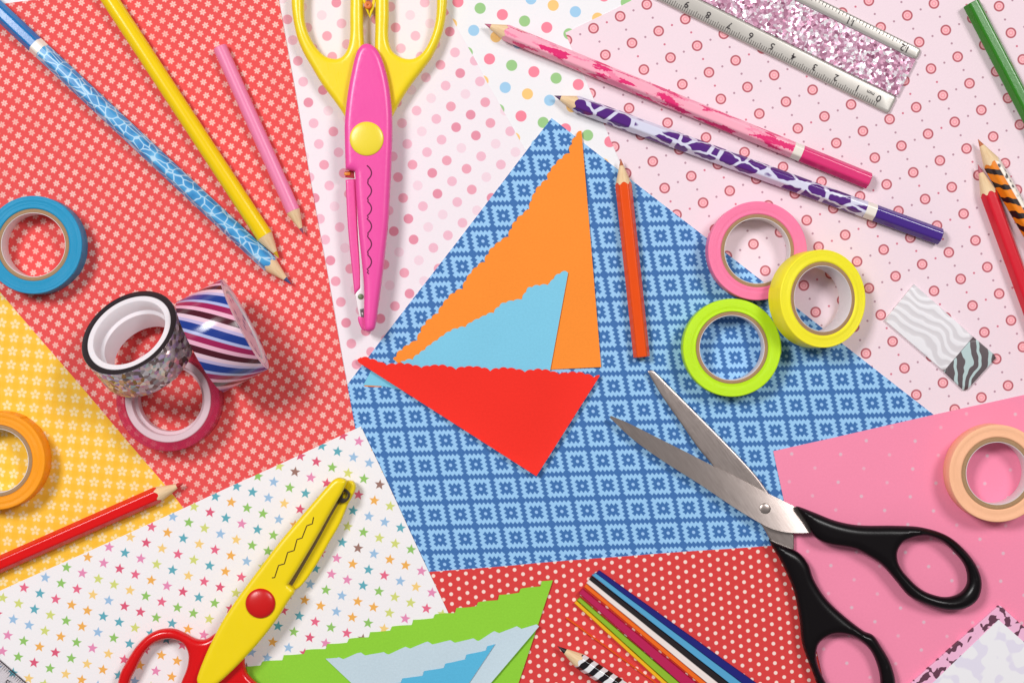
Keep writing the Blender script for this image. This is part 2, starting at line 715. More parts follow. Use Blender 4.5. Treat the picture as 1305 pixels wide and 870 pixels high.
# ------------------------------------------------------------------ cut paper shapes with fancy edges
def wave_edge(pts, amp, period, kind, seed=0, step=1.0):
    """polyline along pts (px) displaced to its left by a craft-scissor wave"""
    P = resample(pts, step, closed=False)
    A = np.asarray(P)
    T = np.gradient(A, axis=0)
    T /= np.maximum(np.hypot(T[:, 0], T[:, 1]), 1e-9)[:, None]
    ln = np.concatenate([[0], np.cumsum(np.hypot(*np.diff(A, axis=0).T))])
    r = random.Random(seed)
    ph = r.random()
    out = []
    for (x, y), (tx, ty), s_ in zip(A, T, ln):
        p = (s_ / period + ph) % 1.0
        if kind == 'scallop':
            k = 1.5 * math.sin(math.pi * p) ** 0.8 - 0.95 + 0.75 * abs(math.sin(math.pi * p * 4)) ** 0.8 - 0.4
        elif kind == 'bump':
            k = abs(math.sin(math.pi * p)) * 1.4 - 0.7 if p < 0.66 else 0.25 * math.sin((p - 0.66) / 0.34 * 2 * math.pi) - 0.3
        elif kind == 'stair':
            k = 1 - 2 * p / 0.88 if p < 0.88 else (p - 0.88) / 0.12 * 2 - 1
        else:
            k = (p / 0.82) * 2 - 1 if p < 0.82 else 1 - 2 * (p - 0.82) / 0.18
        k *= amp * (0.85 + 0.15 * math.sin(s_ * 0.11 + seed))
        out.append((x + ty * k, y - tx * k))
    return out


def cut_paper(name, label, edge, rest, z0, mat, lift=None, grid=7.0, thick=0.6, group='cut paper triangles', cat='cut paper'):
    poly = edge + rest
    z1 = z0 + thick
    P = to_plan(poly, z1)
    wf = None
    if lift:
        def wf(x, y):
            k = HCAM / (HCAM - z1)
            return lift(CX + x * k, CY - y * k)
    base_wf = wf
    sd = len(label) * 1.7

    def wf(x, y):
        b = 0.16 * (1 + noise.noise(Vector((x * 0.012, y * 0.012, sd)))) + 0.05 * noise.noise(Vector((x * 0.05, y * 0.05, sd)))
        return b + (base_wf(x, y) if base_wf else 0.0)
    v, f, nt = slab([P], z0, z1, grid=grid, warp=wf)
    uvs = [(CX + a[0], CY - a[1]) for a in v]
    cx, cy = sum(p[0] for p in P) / len(P), sum(p[1] for p in P) / len(P)
    o = mesh(name, v, f, mat, None, uvs, sharp=40, origin=(cx, cy, z0))
    return tag(o, label, cat, group)


Zb = level(3)
M_orange = mat_plain('orange_paper', (255, 146, 52))
M_sky = mat_plain('sky_blue_paper', (130, 204, 232))
M_redcut = mat_plain('bright_red_paper', (247, 48, 36))
M_green = mat_plain('green_paper', (148, 212, 60))
M_pale = mat_plain('pale_blue_paper', (200, 218, 228))
M_mid = mat_plain('mid_blue_paper', (92, 186, 224))


def bow(ax, ay, bx, by, h, w):
    """lift h along the line a-b fading over w px"""
    L = math.hypot(bx - ax, by - ay)

    def f(x, y):
        d = abs((x - ax) * (by - ay) - (y - ay) * (bx - ax)) / L
        return h * max(0.0, 1 - d / w) ** 2
    return f


cut_paper('orange_sail', 'large orange paper triangle, the big sail of the paper boat',
          wave_edge([(501, 457), (528, 433), (557, 396), (590, 362), (615, 331), (644, 301), (668, 271), (697, 223), (717, 201), (739, 168)], 3.7, 44, 'scallop', 1),
          [(741, 167), (766, 467.5), (706, 470.5), (640, 478), (520, 474)], Zb + 0.4, M_orange, lift=bow(741, 167, 766, 467, 1.6, 40))
cut_paper('blue_scrap', 'light blue paper scrap peeking out under the red boat hull',
          [(463, 490.5), (490, 492), (512, 497)], [(560, 500), (560, 468), (474, 470)], Zb + 0.4, M_sky, group=None)
cut_paper('orange_scrap', 'thin orange paper sliver under the light blue scrap left of the hull',
          [(464, 492.0), (474, 492.6), (486, 493)], [(486, 480), (474, 480)], Zb + 0.1, M_orange, group=None, thick=0.25)
cut_paper('blue_sail', 'small light blue paper triangle lying on the orange sail',
          wave_edge([(511, 462), (540, 448), (556, 432), (588, 416), (614, 405), (640, 388), (663, 380), (674, 368), (700, 360), (710, 351), (721, 346)], 2.6, 40, 'scallop', 5),
          [(724, 347.5), (701, 472), (640, 485), (540, 480)], Zb + 1.4, M_sky, lift=bow(724, 347, 701, 472, 0.9, 30))
cut_paper('red_hull', 'bright red paper triangle, the hull of the paper boat',
          wave_edge([(460, 455), (482, 461), (514, 465), (600, 468), (681, 471.5), (725, 475), (764, 478)], 3.1, 44, 'scallop', 8),
          [(764, 479), (683.5, 606), (457, 461.5), (455.5, 458)], Zb + 3.0, M_redcut,
          lift=lambda x, y: bow(457, 460, 683, 606, 2.2, 30)(x, y) + bow(764, 479, 683, 606, 3.5, 34)(x, y))

Zs = level(6)
cut_paper('green_triangle', 'large lime green paper triangle with a stepped edge at the bottom',
          wave_edge([(314, 850), (381, 832), (436, 818), (489, 803), (545, 787), (600, 772), (657, 754), (703, 739)], 3.0, 28.5, 'stair', 3),
          [(704.5, 739), (653, 893), (500, 930), (330, 910)], Zs + 0.4, M_green)
cut_paper('pale_blue_triangle', 'pale grey blue paper triangle lying on the green one',
          wave_edge([(415, 838), (430, 839), (455, 833), (492, 832), (542, 819), (576, 817), (610, 814), (629, 806), (660, 799), (684, 796)], 2.3, 29, 'saw', 4),
          [(687, 797), (600, 899), (480, 900)], Zs + 1.4, M_pale, lift=lambda x, y: bow(687, 797, 600, 899, 3.0, 30)(x, y))
cut_paper('mid_blue_triangle', 'small sky blue paper triangle lying on the pale one at the bottom',
          wave_edge([(480, 876), (533, 860), (579, 843), (628, 822)], 2.8, 29, 'stair', 6),
          [(631, 820), (582, 893), (490, 895)], Zs + 2.4, M_mid, lift=lambda x, y: bow(687, 797, 600, 899, 2.0, 60)(x, y))


# ------------------------------------------------------------------ pencils
def wood_mat():
    M = Mat('cedar_wood', 0.6, 0.25)
    u, v = M.uv()
    n = M.noise(M.vec(u * 0.06, v * 0.9), 1.0, 4.0, 0.6)
    c = M.ramp(n, [(0.25, C(216, 176, 130)), (0.5, C(240, 208, 164)), (0.8, C(250, 226, 190))], 'LINEAR')
    return M.base(c).bump(n, 0.3, 0.0002).m


M_wood = wood_mat()


def lacquer(name, rgb, rough=0.22, spec=0.5):
    M = Mat(name, rough, spec)
    u, v = M.uv()
    n = M.noise(M.vec(u * 0.05, v * 0.25), 1.0, 3.0, 0.6)
    c = C(*rgb)
    d = tuple(x * 0.88 for x in c[:3]) + (1.0,)
    M.base(M.mix(d, c, n))
    M.bump(M.noise(M.vec(u * 0.2, v * 0.25), 1.0, 2.0), 0.06, 0.0003)
    return M.m


def lead_mat(rgb):
    M = Mat('lead', 0.45, 0.4)
    u, v = M.uv()
    n = M.noise(M.vec(u * 0.3, v * 0.8), 1.0, 3.0)
    c = C(*rgb)
    return M.base(M.mix(tuple(x * 0.7 for x in c[:3]) + (1.0,), c, n)).m


def mat_giraffe_blue():
    M = Mat('blue_crackle_lacquer', 0.2, 0.5)
    u, v = M.uv()
    w = M.noise(M.vec(u * 0.08, v * 0.08), 1.0, 1.0)
    vec = M.vec(u / 14.0 + v * 0.035 + w * 0.6, v / 9.5 - u * 0.012)
    e = M.voronoi(vec, 'DISTANCE_TO_EDGE')
    h = M.voronoi(vec, 'F1')
    c = M.ramp(h, [(0.0, C(44, 128, 192)), (0.6, C(74, 160, 216)), (1.0, C(110, 188, 232))], 'LINEAR')
    return M.base(M.mix(C(190, 224, 246), c, (e * 16.0 - 0.3).clamp())).m


def mat_camo():
    M = Mat('pink_camouflage_lacquer', 0.25, 0.5)
    u, v = M.uv()
    uq = (u + v.m('SINE') * 3.0) + M.noise(M.vec(u * 0.35, v * 0.35), 1.0, 1.0) * 9.0
    vq = v + M.noise(M.vec(u * 0.3 + 7.0, v * 0.3), 1.0, 1.0) * 5.0
    n = M.noise(M.vec(uq * 0.021, vq * 0.085), 1.0, 2.0, 0.55)
    n2 = M.noise(M.vec(uq * 0.024 + 31.0, vq * 0.09 + 4.0), 1.0, 2.0, 0.5)
    c = M.mix(C(255, 176, 196), C(250, 140, 172), ((n2 - 0.56) * 30.0).clamp())
    c = M.mix(c, C(233, 44, 116), ((n - 0.53) * 34.0).clamp())
    return M.base(c).m


def mat_cow():
    M = Mat('purple_spot_lacquer', 0.16, 0.6)
    u, v = M.uv()
    w = M.noise(M.vec(u * 0.09, v * 0.09), 1.0, 1.0)
    vec = M.vec(u / 29.0 + v * 0.02, v / 15.5 - u * 0.008 + w * 0.5)
    ed = M.voronoi(vec, 'DISTANCE_TO_EDGE', rnd=0.8)
    e = M.voronoi(vec, 'F1', rnd=0.8)
    k = ((0.68 - e) * 30.0).clamp() * ((ed - 0.06) * 40.0).clamp()
    c = M.mix(C(224, 222, 242), C(88, 38, 128), k)
    return M.base(c).m


def mat_tiger():
    M = Mat('tiger_stripe_lacquer', 0.22, 0.5)
    u, v = M.uv()
    w = M.noise(M.vec(u * 0.07, v * 0.1), 1.0, 1.0)
    s_ = ((u * 0.30) + v * 0.22 + w * 3.0).sin()
    belly = ((v * -1.0 + 15.0) * 1.2).clamp()
    c = M.mix(C(252, 240, 226), C(246, 138, 26), (1.0 - belly))
    spot = M.voronoi(M.vec(u / 9.0, v / 7.0), 'F1')
    c = M.mix(c, C(40, 28, 30), ((s_ - 0.2) * 8.0).clamp() * (1.0 - belly))
    c = M.mix(c, C(60, 55, 60), below(spot, 0.3, 0.15) * belly)
    return M.base(c).m


def mat_zebra_pencil():
    M = Mat('zebra_stripe_lacquer', 0.22, 0.5)
    u, v = M.uv()
    w = M.noise(M.vec(u * 0.06, v * 0.1), 1.0, 1.0)
    s_ = (u * 0.43 + v * 0.13 + w * 1.6).sin()
    return M.base(M.mix(C(240, 238, 240), C(26, 20, 26), (s_ * 7.0 + 0.6).clamp())).m


def hexr(phi, a, hexed, roll):
    if not hexed:
        return a * 1.06
    t = (phi + math.pi / 2 - roll + math.pi / 6) % (math.pi / 3) - math.pi / 6
    return min(a / math.cos(t), a * 1.105)


def rod(a, hexed, roll, xs, first=None, last_cap=True, ph_n=60):
    """prism along x with rounded hexagonal section; xs stations; first = function(phi) giving the start x"""
    verts, uvs, faces = [], [], []
    n = ph_n
    for k, x in enumerate(xs):
        for i in range(n):
            ph = 2 * math.pi * i / n
            r = hexr(ph, a, hexed, roll)
            xx = first(r) if (k == 0 and first) else (x[0] if isinstance(x, tuple) else x)
            rr = r * (x[1] if isinstance(x, tuple) else 1.0)
            verts.append((xx, rr * math.cos(ph), rr * math.sin(ph)))
            uvs.append((xx, (ph if ph < math.pi * 1.5 else ph - 2 * math.pi) * a))
    for k in range(len(xs) - 1):
        for i in range(n):
            j = (i + 1) % n
            faces.append((k * n + i, (k + 1) * n + i, (k + 1) * n + j, k * n + j))
    if last_cap:
        faces.append(tuple((len(xs) - 1) * n + i for i in range(n))[::-1])
    return verts, faces, uvs


def pencil(name, label, tip, end, width, z0, paint, lead_rgb, cone=28.0, hexed=True, roll=0.0, dip=None, band=None, band_mat=None, lead_r=3.1, blunt=0.6, pmat=None):
    """tip and end are photo pixels; dip = (distance from the end, material) for a differently painted end"""
    a = width / 2 / 1.09
    zc = z0 + a
    tx, ty = plan(tip[0], tip[1], zc)
    ex, ey = plan(end[0], end[1], zc)
    L = math.hypot(ex - tx, ey - ty)
    rot = math.atan2(ey - ty, ex - tx)
    t = thing(name, label, 'pencil', tx, ty, z0, rot, 'pencils on the papers')
    tan = a * 1.04 / cone
    up = lambda vs: [(x, y, z + a) for x, y, z in vs]

    def cone_x(r):
        return r / tan
    stop = L if dip is None else L - dip[0]
    v, f, u = rod(a, hexed, roll, [cone * 1.05] + ([stop] if dip is not None else [(L - 0.8, 1.0), (L, 0.9)]), first=cone_x, last_cap=True)
    mesh('painted_barrel', up(v), f, paint, t, u, sharp=32)
    if dip is not None:
        x0 = stop
        if band:
            v, f, u = rod(a * 1.012, hexed, roll, [(x0, 0.985), (x0 + 0.01, 1.0), x0 + band])
            mesh('white_band', up(v), f, band_mat, t, u, sharp=32)
            x0 += band
        v, f, u = rod(a * 1.004, hexed, roll, [x0, (L - 0.9, 1.0), (L, 0.9)])
        mesh('dipped_end', up(v), f, dip[1], t, u, sharp=32)
    # wood cone from the lead to the scalloped paint edge
    n = 60
    rl = lead_r
    xs = [rl / tan, rl / tan * 1.5, cone * 0.7]
    verts, uvs, faces = [], [], []
    for x in xs:
        for i in range(n):
            ph = 2 * math.pi * i / n
            r = x * tan
            verts.append((x, r * math.cos(ph), r * math.sin(ph)))
            uvs.append((x + 3.0, ph * 10))
    for i in range(n):
        ph = 2 * math.pi * i / n
        r = hexr(ph, a, hexed, roll) * 0.997
        verts.append((r / tan, r * math.cos(ph), r * math.sin(ph)))
        uvs.append((r / tan, ph * 10))
    for k in range(3):
        for i in range(n):
            j = (i + 1) % n
            faces.append((k * n + i, (k + 1) * n + i, (k + 1) * n + j, k * n + j))
    mesh('wood_cone', up(verts), faces, M_wood, t, uvs, sharp=50)
    # lead
    n = 24
    verts, uvs, faces = [], [], []
    xs = [blunt, blunt * 1.6, rl / tan * 0.6, rl / tan * 1.02]
    for k, x in enumerate(xs):
        for i in range(n):
            ph = 2 * math.pi * i / n
            r = x * tan * (0.75 if k == 0 else 1.0)
            verts.append((x, r * math.cos(ph), r * math.sin(ph)))
            uvs.append((x, ph * 3))
    for k in range(len(xs) - 1):
        for i in range(n):
            j = (i + 1) % n
            faces.append((k * n + i, (k + 1) * n + i, (k + 1) * n + j, k * n + j))
    faces.append(tuple(range(n)))
    mesh('lead', up(verts), faces, lead_mat(lead_rgb), t, uvs, sharp=50)
    return t


def polar(tip, ang, L):
    a = math.radians(ang)
    return (tip[0] + L * math.cos(a), tip[1] + L * math.sin(a))


M_bandw = lacquer('ivory_band', (250, 240, 228))
pencil('pencil', 'yellow round pencil with its tip touching the patterned blue pencil', (356, 329.5), (112, -43), 22, level(4), lacquer('yellow_lacquer', (255, 216, 0)), (226, 180, 30), 33, False)
pencil('pencil', 'long blue crackle-patterned pencil with a plain blue end and white band', (371.5, 362.5), (-27, -10), 22, level(4), mat_giraffe_blue(), (70, 90, 140), 37, True,
       dip=(110, lacquer('plain_blue_lacquer', (28, 120, 192))), band=12, band_mat=M_bandw)
pencil('pencil', 'short light pink pencil with a flat end on the red flower paper', (387, 299), (280, 60), 18.5, level(4), lacquer('light_pink_lacquer', (250, 138, 182), 0.35), (150, 90, 120), 32, False, lead_r=2.4)
pencil('pencil', 'long pink camouflage pencil with a magenta end pointing at the spotted paper', (617, 30.5), (1108, 231), 21, level(2), mat_camo(), (205, 110, 140), 29, True,
       dip=(105, lacquer('magenta_lacquer', (233, 52, 122))), band=12, band_mat=M_bandw)
pencil('pencil', 'white pencil with dark purple cow spots and a shiny purple end', (706, 122), (1199, 302), 21, level(2), mat_cow(), (90, 50, 100), 29, True,
       dip=(102, lacquer('purple_lacquer', (74, 42, 138), 0.15)), band=13, band_mat=M_bandw)
pencil('pencil', 'short plain orange pencil beside the big orange paper sail', (791, 202), (817.7, 455), 20.8, level(3), lacquer('orange_lacquer', (246, 84, 12)), (196, 110, 70), 32, True, lead_r=2.9)
pencil('pencil', 'plain dark green pencil with its flat end near the top edge', polar((1237.5, 4), 62.5, 330), (1237.5, 4), 22, level(2), lacquer('green_lacquer', (52, 132, 30)), (40, 110, 30), 32, True)
pencil('pencil', 'orange pencil with black tiger stripes and a white spotted side', (1246, 177), polar((1246, 177), 60.0, 330), 23, level(2), mat_tiger(), (205, 110, 62), 35, True)
pencil('pencil', 'plain red pencil beside the tiger-striped one', (1246, 209), polar((1246, 209), 69.9, 330), 21.5, level(2), lacquer('red_lacquer', (226, 26, 48)), (196, 96, 110), 39, True)
pencil('pencil', 'plain bright red pencil lying across the yellow flower paper', (236, 614.5), polar((236, 614.5), 156.2, 320), 21, level(5), lacquer('bright_red_lacquer', (236, 12, 14)), (206, 40, 42), 37, True, blunt=3.0)
pencil('pencil', 'black and white zebra-striped pencil on the red polka dot paper', (710, 822.5), polar((710, 822.5), 33.5, 330), 20, level(4), mat_zebra_pencil(), (40, 32, 36), 33, True, lead_r=3.6)


# ------------------------------------------------------------------ rolls of tape
def tape_mat(name, rgb):
    M = Mat(name, 0.42, 0.35)
    tc = M.t.nodes.new('ShaderNodeTexCoord')
    sp = M.t.nodes.new('ShaderNodeSeparateXYZ')
    M.t.links.new(tc.outputs['Object'], sp.inputs[0])
    x, y, z = (X(M.t, o) for o in sp.outputs)
    r = (x * x + y * y).sqrt()
    n = M.noise(M.vec(r * 4200.0, z * 900.0), 1.0, 3.0, 0.7)
    n2 = M.noise(M.vec(x * 90.0, y * 90.0, z * 90.0), 1.0, 2.0)
    c = C(*rgb, 1.0)
    k = M.mix(tuple(v * 0.84 for v in c[:3]) + (1,), c, (n * 1.5 - 0.1).clamp())
    M.base(M.mix(k, c, n2))
    M.bump(n, 0.55, 0.0004)
    return M.m


def cardboard_mat():
    M = Mat('grey_cardboard', 0.85, 0.15)
    tc = M.t.nodes.new('ShaderNodeTexCoord')
    sp = M.t.nodes.new('ShaderNodeSeparateXYZ')
    M.t.links.new(tc.outputs['Object'], sp.inputs[0])
    x, y, z = (X(M.t, o) for o in sp.outputs)
    r = (x * x + y * y).sqrt()
    n = M.noise(M.vec(r * 5000.0, z * 800.0), 1.0, 3.0, 0.7)
    n2 = M.noise(M.vec(x * 2500.0, y * 2500.0, z * 2500.0), 1.0, 3.0, 0.7)
    c = M.ramp(n * 0.6 + n2 * 0.4, [(0.3, C(146, 112, 82)), (0.55, C(180, 144, 108)), (0.8, C(202, 170, 134))], 'LINEAR')
    M.base(c).bump(n2, 0.4, 0.0003)
    return M.m


M_card = cardboard_mat()
M_lining = mat_plain('white_core_lining', (236, 226, 226), 0.5)


def rrect(r0, r1, z0, z1, c, n=3):
    """closed profile, counter-clockwise, with rounded corners"""
    out = []
    for (cx, cz, a0) in ((r1 - c, z0 + c, -90), (r1 - c, z1 - c, 0), (r0 + c, z1 - c, 90), (r0 + c, z0 + c, 180)):
        for i in range(n + 1):
            a = math.radians(a0 + 90 * i / n)
            out.append((cx + c * math.cos(a), cz + c * math.sin(a)))
    return out


def ridged_roll(r0, r1, z0, z1, seed):
    """roll profile whose faces carry the fine uneven layers of wound tape"""
    rd = random.Random(seed)
    out = [(r1 - 1.0, z0), (r1 - 0.3, z0 + 0.3), (r1, z0 + 1.0), (r1, z1 - 1.0), (r1 - 0.3, z1 - 0.3), (r1 - 1.0, z1)]
    n = 9
    for i in range(1, n):
        out.append((r1 - 1.0 + (r0 + 0.8 - r1 + 1.0) * i / n, z1 + rd.uniform(-0.6, 0.2)))
    out += [(r0 + 0.8, z1), (r0, z1 - 0.8), (r0, z0 + 0.8), (r0 + 0.8, z0)]
    return out


def tape(label, centre, R, Rc, Ri, h, z0, rgb, tilt=0.0, tilt_dir=0.0, zc=None, seed=0):
    """flat roll: centre is the photo pixel of the middle of its upper face"""
    top = z0 + h if zc is None else zc
    x, y = plan(centre[0], centre[1], top)
    q = (HCAM - top) / HCAM
    R, Rc, Ri = R * q, Rc * q, Ri * q
    ax = Vector((math.cos(tilt_dir) * math.sin(tilt), math.sin(tilt_dir) * math.sin(tilt), math.cos(tilt)))
    base = Vector((x, y, top)) - ax * h
    t = thing('tape_roll', label, 'tape', base.x, base.y, base.z, 0, 'rolls of craft tape')
    t.rotation_euler = ax.to_track_quat('Z', 'Y').to_euler()
    v, f, u = lathe(ridged_roll(Rc, R, 0, h, seed), 128)
    tm = tape_mat('tape_colour', rgb)
    mesh('wound_tape', v, f, tm, t, u, sharp=50)
    v, f, u = lathe(rrect(Ri + 0.8, Rc - 0.05, 0.4, h - 0.9, 0.6), 128)
    mesh('cardboard_core', v, f, M_card, t, u, sharp=50)
    v, f, u = lathe(rrect(Ri, Ri + 0.75, 0.3, h - 1.2, 0.2, 2), 128)
    mesh('core_lining', v, f, M_lining, t, u, sharp=50)
    # free end of the tape: a small stuck-down overlap on the rim
    a0 = 0.8 + seed * 1.7
    vs, fs = [], []
    for i in range(15):
        a = a0 + 0.5 * i / 14
        for zz in (0.6, h - 0.6):
            for rr in (R + 0.02, R + 0.5 - 0.45 * (i / 14)):
                vs.append((rr * math.cos(a), rr * math.sin(a), zz))
    for i in range(14):
        b, c = i * 4, i * 4 + 4
        fs += [(b + 1, c + 1, c + 3, b + 3), (b + 2, b + 3, c + 3, c + 2), (b, c, c + 1, b + 1)]
    fs += [(0, 1, 3, 2)]
    mesh('tape_end', vs, fs, tm, t, None, sharp=40)
    return t


HT = 30.0
tape('blue washi tape roll lying flat on the red flower paper', (42, 312), 62.5, 46, 40.5, HT, level(4), (18, 146, 192), seed=1)
tape('deep orange tape roll cut by the left edge on the yellow paper', (-5, 587), 62.5, 46, 40.5, HT, level(5), (255, 158, 10), seed=2)
tape('pink tape roll partly under the yellow roll', (965.5, 319.5), 63, 46.6, 41.5, HT, level(3), (252, 124, 166), seed=3)
tape('lemon yellow tape roll leaning on the pink roll', (1049.5, 380.5), 62.5, 47, 41.5, HT, 0, (255, 242, 44), tilt=math.radians(20.5), tilt_dir=math.radians(2), zc=level(3) + 50, seed=4)
tape('lime green tape roll on the blue tile paper', (933, 443), 62.5, 46, 41, HT, level(3), (194, 238, 16), seed=5)
tape('peach tape roll on the pink paper near the right edge', (1271.5, 603), 62, 46, 39.5, HT, level(5), (255, 192, 150), seed=6)


# ---- three wide decorative rolls in a heap
def plastic(name, rgb, rough=0.35, spec=0.5, trans=0.0):
    M = Mat(name, rough, spec)
    M.base(C(*rgb))
    M.b.inputs['Transmission Weight'].default_value = trans
    return M.m


def mat_core_plastic():
    M = Mat('white_core_plastic', 0.35, 0.5)
    M.base(C(240, 232, 236))
    M.b.inputs['Subsurface Weight'].default_value = 0.25
    M.b.inputs['Subsurface Radius'].default_value = (0.002, 0.0016, 0.0015)
    return M.m


def facet(M, colour, amount):
    """tilt the surface normal by a different amount in every flake"""
    t = M.t
    g = t.nodes.new('ShaderNodeNewGeometry')
    a = t.nodes.new('ShaderNodeVectorMath')
    a.operation = 'SUBTRACT'
    t.links.new(colour, a.inputs[0])
    a.inputs[1].default_value = (0.5, 0.5, 0.5)
    b = t.nodes.new('ShaderNodeVectorMath')
    b.operation = 'SCALE'
    t.links.new(a.outputs[0], b.inputs[0])
    b.inputs['Scale'].default_value = amount
    c = t.nodes.new('ShaderNodeVectorMath')
    c.operation = 'ADD'
    t.links.new(g.outputs['Normal'], c.inputs[0])
    t.links.new(b.outputs[0], c.inputs[1])
    d = t.nodes.new('ShaderNodeVectorMath')
    d.operation = 'NORMALIZE'
    t.links.new(c.outputs[0], d.inputs[0])
    t.links.new(d.outputs[0], M.b.inputs['Normal'])


def mat_holo():
    M = Mat('holographic_foil', 0.2, 0.8, 0.5)
    u, v = M.uv()
    vec = M.vec(u / 5.5, v / 5.5)
    n = M.t.nodes.new('ShaderNodeTexVoronoi')
    M.t.links.new(vec, n.inputs['Vector'])
    n.inputs['Scale'].default_value = 1.0
    sp = M.t.nodes.new('ShaderNodeSeparateColor')
    M.t.links.new(n.outputs['Color'], sp.inputs[0])
    c = M.ramp(X(M.t, sp.outputs[0]), [(0, C(132, 112, 112)), (0.22, C(190, 176, 180)), (0.45, C(194, 168, 206)), (0.60, C(236, 226, 230)), (0.8, C(226, 200, 204)), (0.89, C(196, 212, 210)), (0.95, C(190, 150, 208))])
    M.base(c)
    facet(M, n.outputs['Color'], 0.75)
    return M.m


def mat_stripes():
    M = Mat('striped_film', 0.12, 0.6)
    u, v = M.uv()
    s_ = ((u * 0.72 - v * 0.69) / 42.0).mod(1.0)
    c = M.ramp(s_, [(0, C(30, 58, 142)), (0.22, C(178, 184, 226)), (0.31, C(160, 26, 84)), (0.48, C(240, 178, 202)), (0.60, C(78, 16, 34)), (0.78, C(236, 200, 216)), (0.90, C(196, 180, 220))])
    tg = M.t.nodes.new('ShaderNodeTangent')
    tg.direction_type = 'UV_MAP'
    tg.uv_map = 'UVMap'
    M.t.links.new(tg.outputs[0], M.b.inputs['Tangent'])
    M.b.inputs['Roughness'].default_value = 0.2
    M.b.inputs['Anisotropic'].default_value = 0.9
    M.b.inputs['Anisotropic Rotation'].default_value = 0.25
    return M.base(c).m


def mat_stripe_face():
    M = Mat('speckled_film_edge', 0.3, 0.5)
    tc = M.obj()
    vv = M.t.nodes.new('ShaderNodeTexVoronoi')
    M.t.links.new(tc, vv.inputs['Vector'])
    vv.inputs['Scale'].default_value = 190.0
    sp = X(M.t, vv.outputs['Distance'])
    c = M.mix(C(120, 110, 160), C(232, 206, 220), (sp * 5.0 - 0.9).clamp())
    return M.base(c).m


M_core = mat_core_plastic()


def frame_for(axis, lowdir=None):
    return Vector(axis).normalized().to_track_quat('Z', 'Y').to_euler()


def wide_roll(label, top_px, ztop, axis, L, R, Rm, Ri, wall_mat, edge_mat, face_inset=0.0, disc=False, core=None):
    x, y = plan(top_px[0], top_px[1], ztop)
    q = (HCAM - ztop) / HCAM
    R, Rm, Ri = R * q, Rm * q, Ri * q
    ax = Vector(axis).normalized()
    base = Vector((x, y, ztop)) - ax * L
    t = thing('tape_roll', label, 'tape', base.x, base.y, base.z, 0, 'rolls of craft tape')
    t.rotation_euler = frame_for(ax)
    v, f, u = lathe([(R - 0.4, 0.3), (R, 0.8), (R, L - 0.8), (R - 0.4, L - 0.3)], 160, closed=False)
    mesh('printed_film', v, f, wall_mat, t, u, sharp=50)
    v, f, u = lathe([(R - 0.6, 0.35), (R - 0.6, L - 0.35), (R - 1.4, L), (Rm + 0.3, L - 0.3), (Rm + 0.1, L - 1.0), (Rm + 0.1, 1.0), (Rm + 0.4, 0.2)], 160)
    mesh('wound_edge', v, f, edge_mat, t, u, sharp=50)
    mid = Ri + (Rm - Ri) * 0.35
    v, f, u = lathe([(Rm, 0.5), (Rm, L - 0.8 - face_inset), (Rm - 0.8, L - 0.2 - face_inset), (mid + 0.8, L - 0.6 - face_inset), (mid, L - 1.6 - face_inset),
                     (mid - 0.4, L * 0.62), (Ri + 0.3, L * 0.56), (Ri, L * 0.52), (Ri, 1.0), (Ri + 1, 0.4)], 128)
    mesh('plastic_core', v, f, core or M_core, t, u, sharp=40)
    if disc:
        v, f, u = lathe([(0.01, L - 3.5), (Ri * 0.5, L - 3.4), (Ri + 1.0, L - 2.2), (Ri + 1.0, L - 3.0), (Ri * 0.5, L - 4.2), (0.01, L - 4.3)], 96, closed=False)
        mesh('end_disc', v, f, edge_mat, t, u, sharp=40)
    return t


M_pinkcore = Mat('rosy_core_plastic', 0.35, 0.4)
M_pinkcore.base(C(238, 206, 214))
M_pinkcore.b.inputs['Alpha'].default_value = 0.84
M_redfilm = Mat('clear_red_film', 0.22, 0.5)
M_redfilm.base(C(232, 58, 104))
M_redfilm.b.inputs['Alpha'].default_value = 0.42
wide_roll('clear red tape roll under the holographic one', (214, 509), level(4) + 36, (0.02, 0.01, 1), 35, 66, 54.5, 41, M_redfilm.m, M_redfilm.m, core=M_pinkcore.m)
wide_roll('striped blue, pink and maroon tape roll lying on its side', (312.5, 413), level(4) + 72, (0.889, 0.455, -0.01), 62, 64.5, 56, 44, mat_stripes(), mat_stripe_face(), disc=True)
M_blackedge = Mat('black_tape_edge', 0.3, 0.5)
M_blackedge.base(C(38, 26, 30))
wide_roll('silver holographic tape roll with a black rim tilted on the heap', (164, 423), level(4) + 84, (-0.275, 0.575, 0.771), 50, 65.8, 57.5, 45, mat_holo(), M_blackedge.m)


# ------------------------------------------------------------------ scissors
def part_slab(name, loops, zpx, zlo, zhi, w, hb, mat, parent, origin, hb_low=None, n=6, grid=5.0, step=1.8, sharp=40, smooth=True, warp=None, rings=5):
    P = []
    for L in loops:
        L = to_plan(L, zpx)
        P.append([p[:2] for p in (catmull(L, n) if smooth else L)])
    v, f, nt = slab(P, zlo, zhi, w, hb, hb_low, grid, rings=rings, step=step, warp=warp)
    return mesh(name, v, f, mat, parent, [(a[0], a[1]) for a in v], sharp=sharp, origin=origin)


def gloss(name, rgb, rough=0.25, spec=0.5, sss=0.0):
    M = Mat(name, rough, spec)
    u, v = M.uv()
    n = M.noise(M.vec(u, v), 0.02, 2.0)
    c = C(*rgb)
    M.base(M.mix(tuple(x * 0.90 for x in c[:3]) + (1,), c, n))
    sc = M.noise(M.vec(u * 0.6 + v * 0.1, v * 0.05), 1.0, 4.0, 0.7)
    M.t.links.new((sc * 0.22 + (rough - 0.09)).o, M.b.inputs['Roughness'])
    M.bump(M.noise(M.vec(u, v), 0.25, 3.0), 0.08, 0.0003)
    return M.m


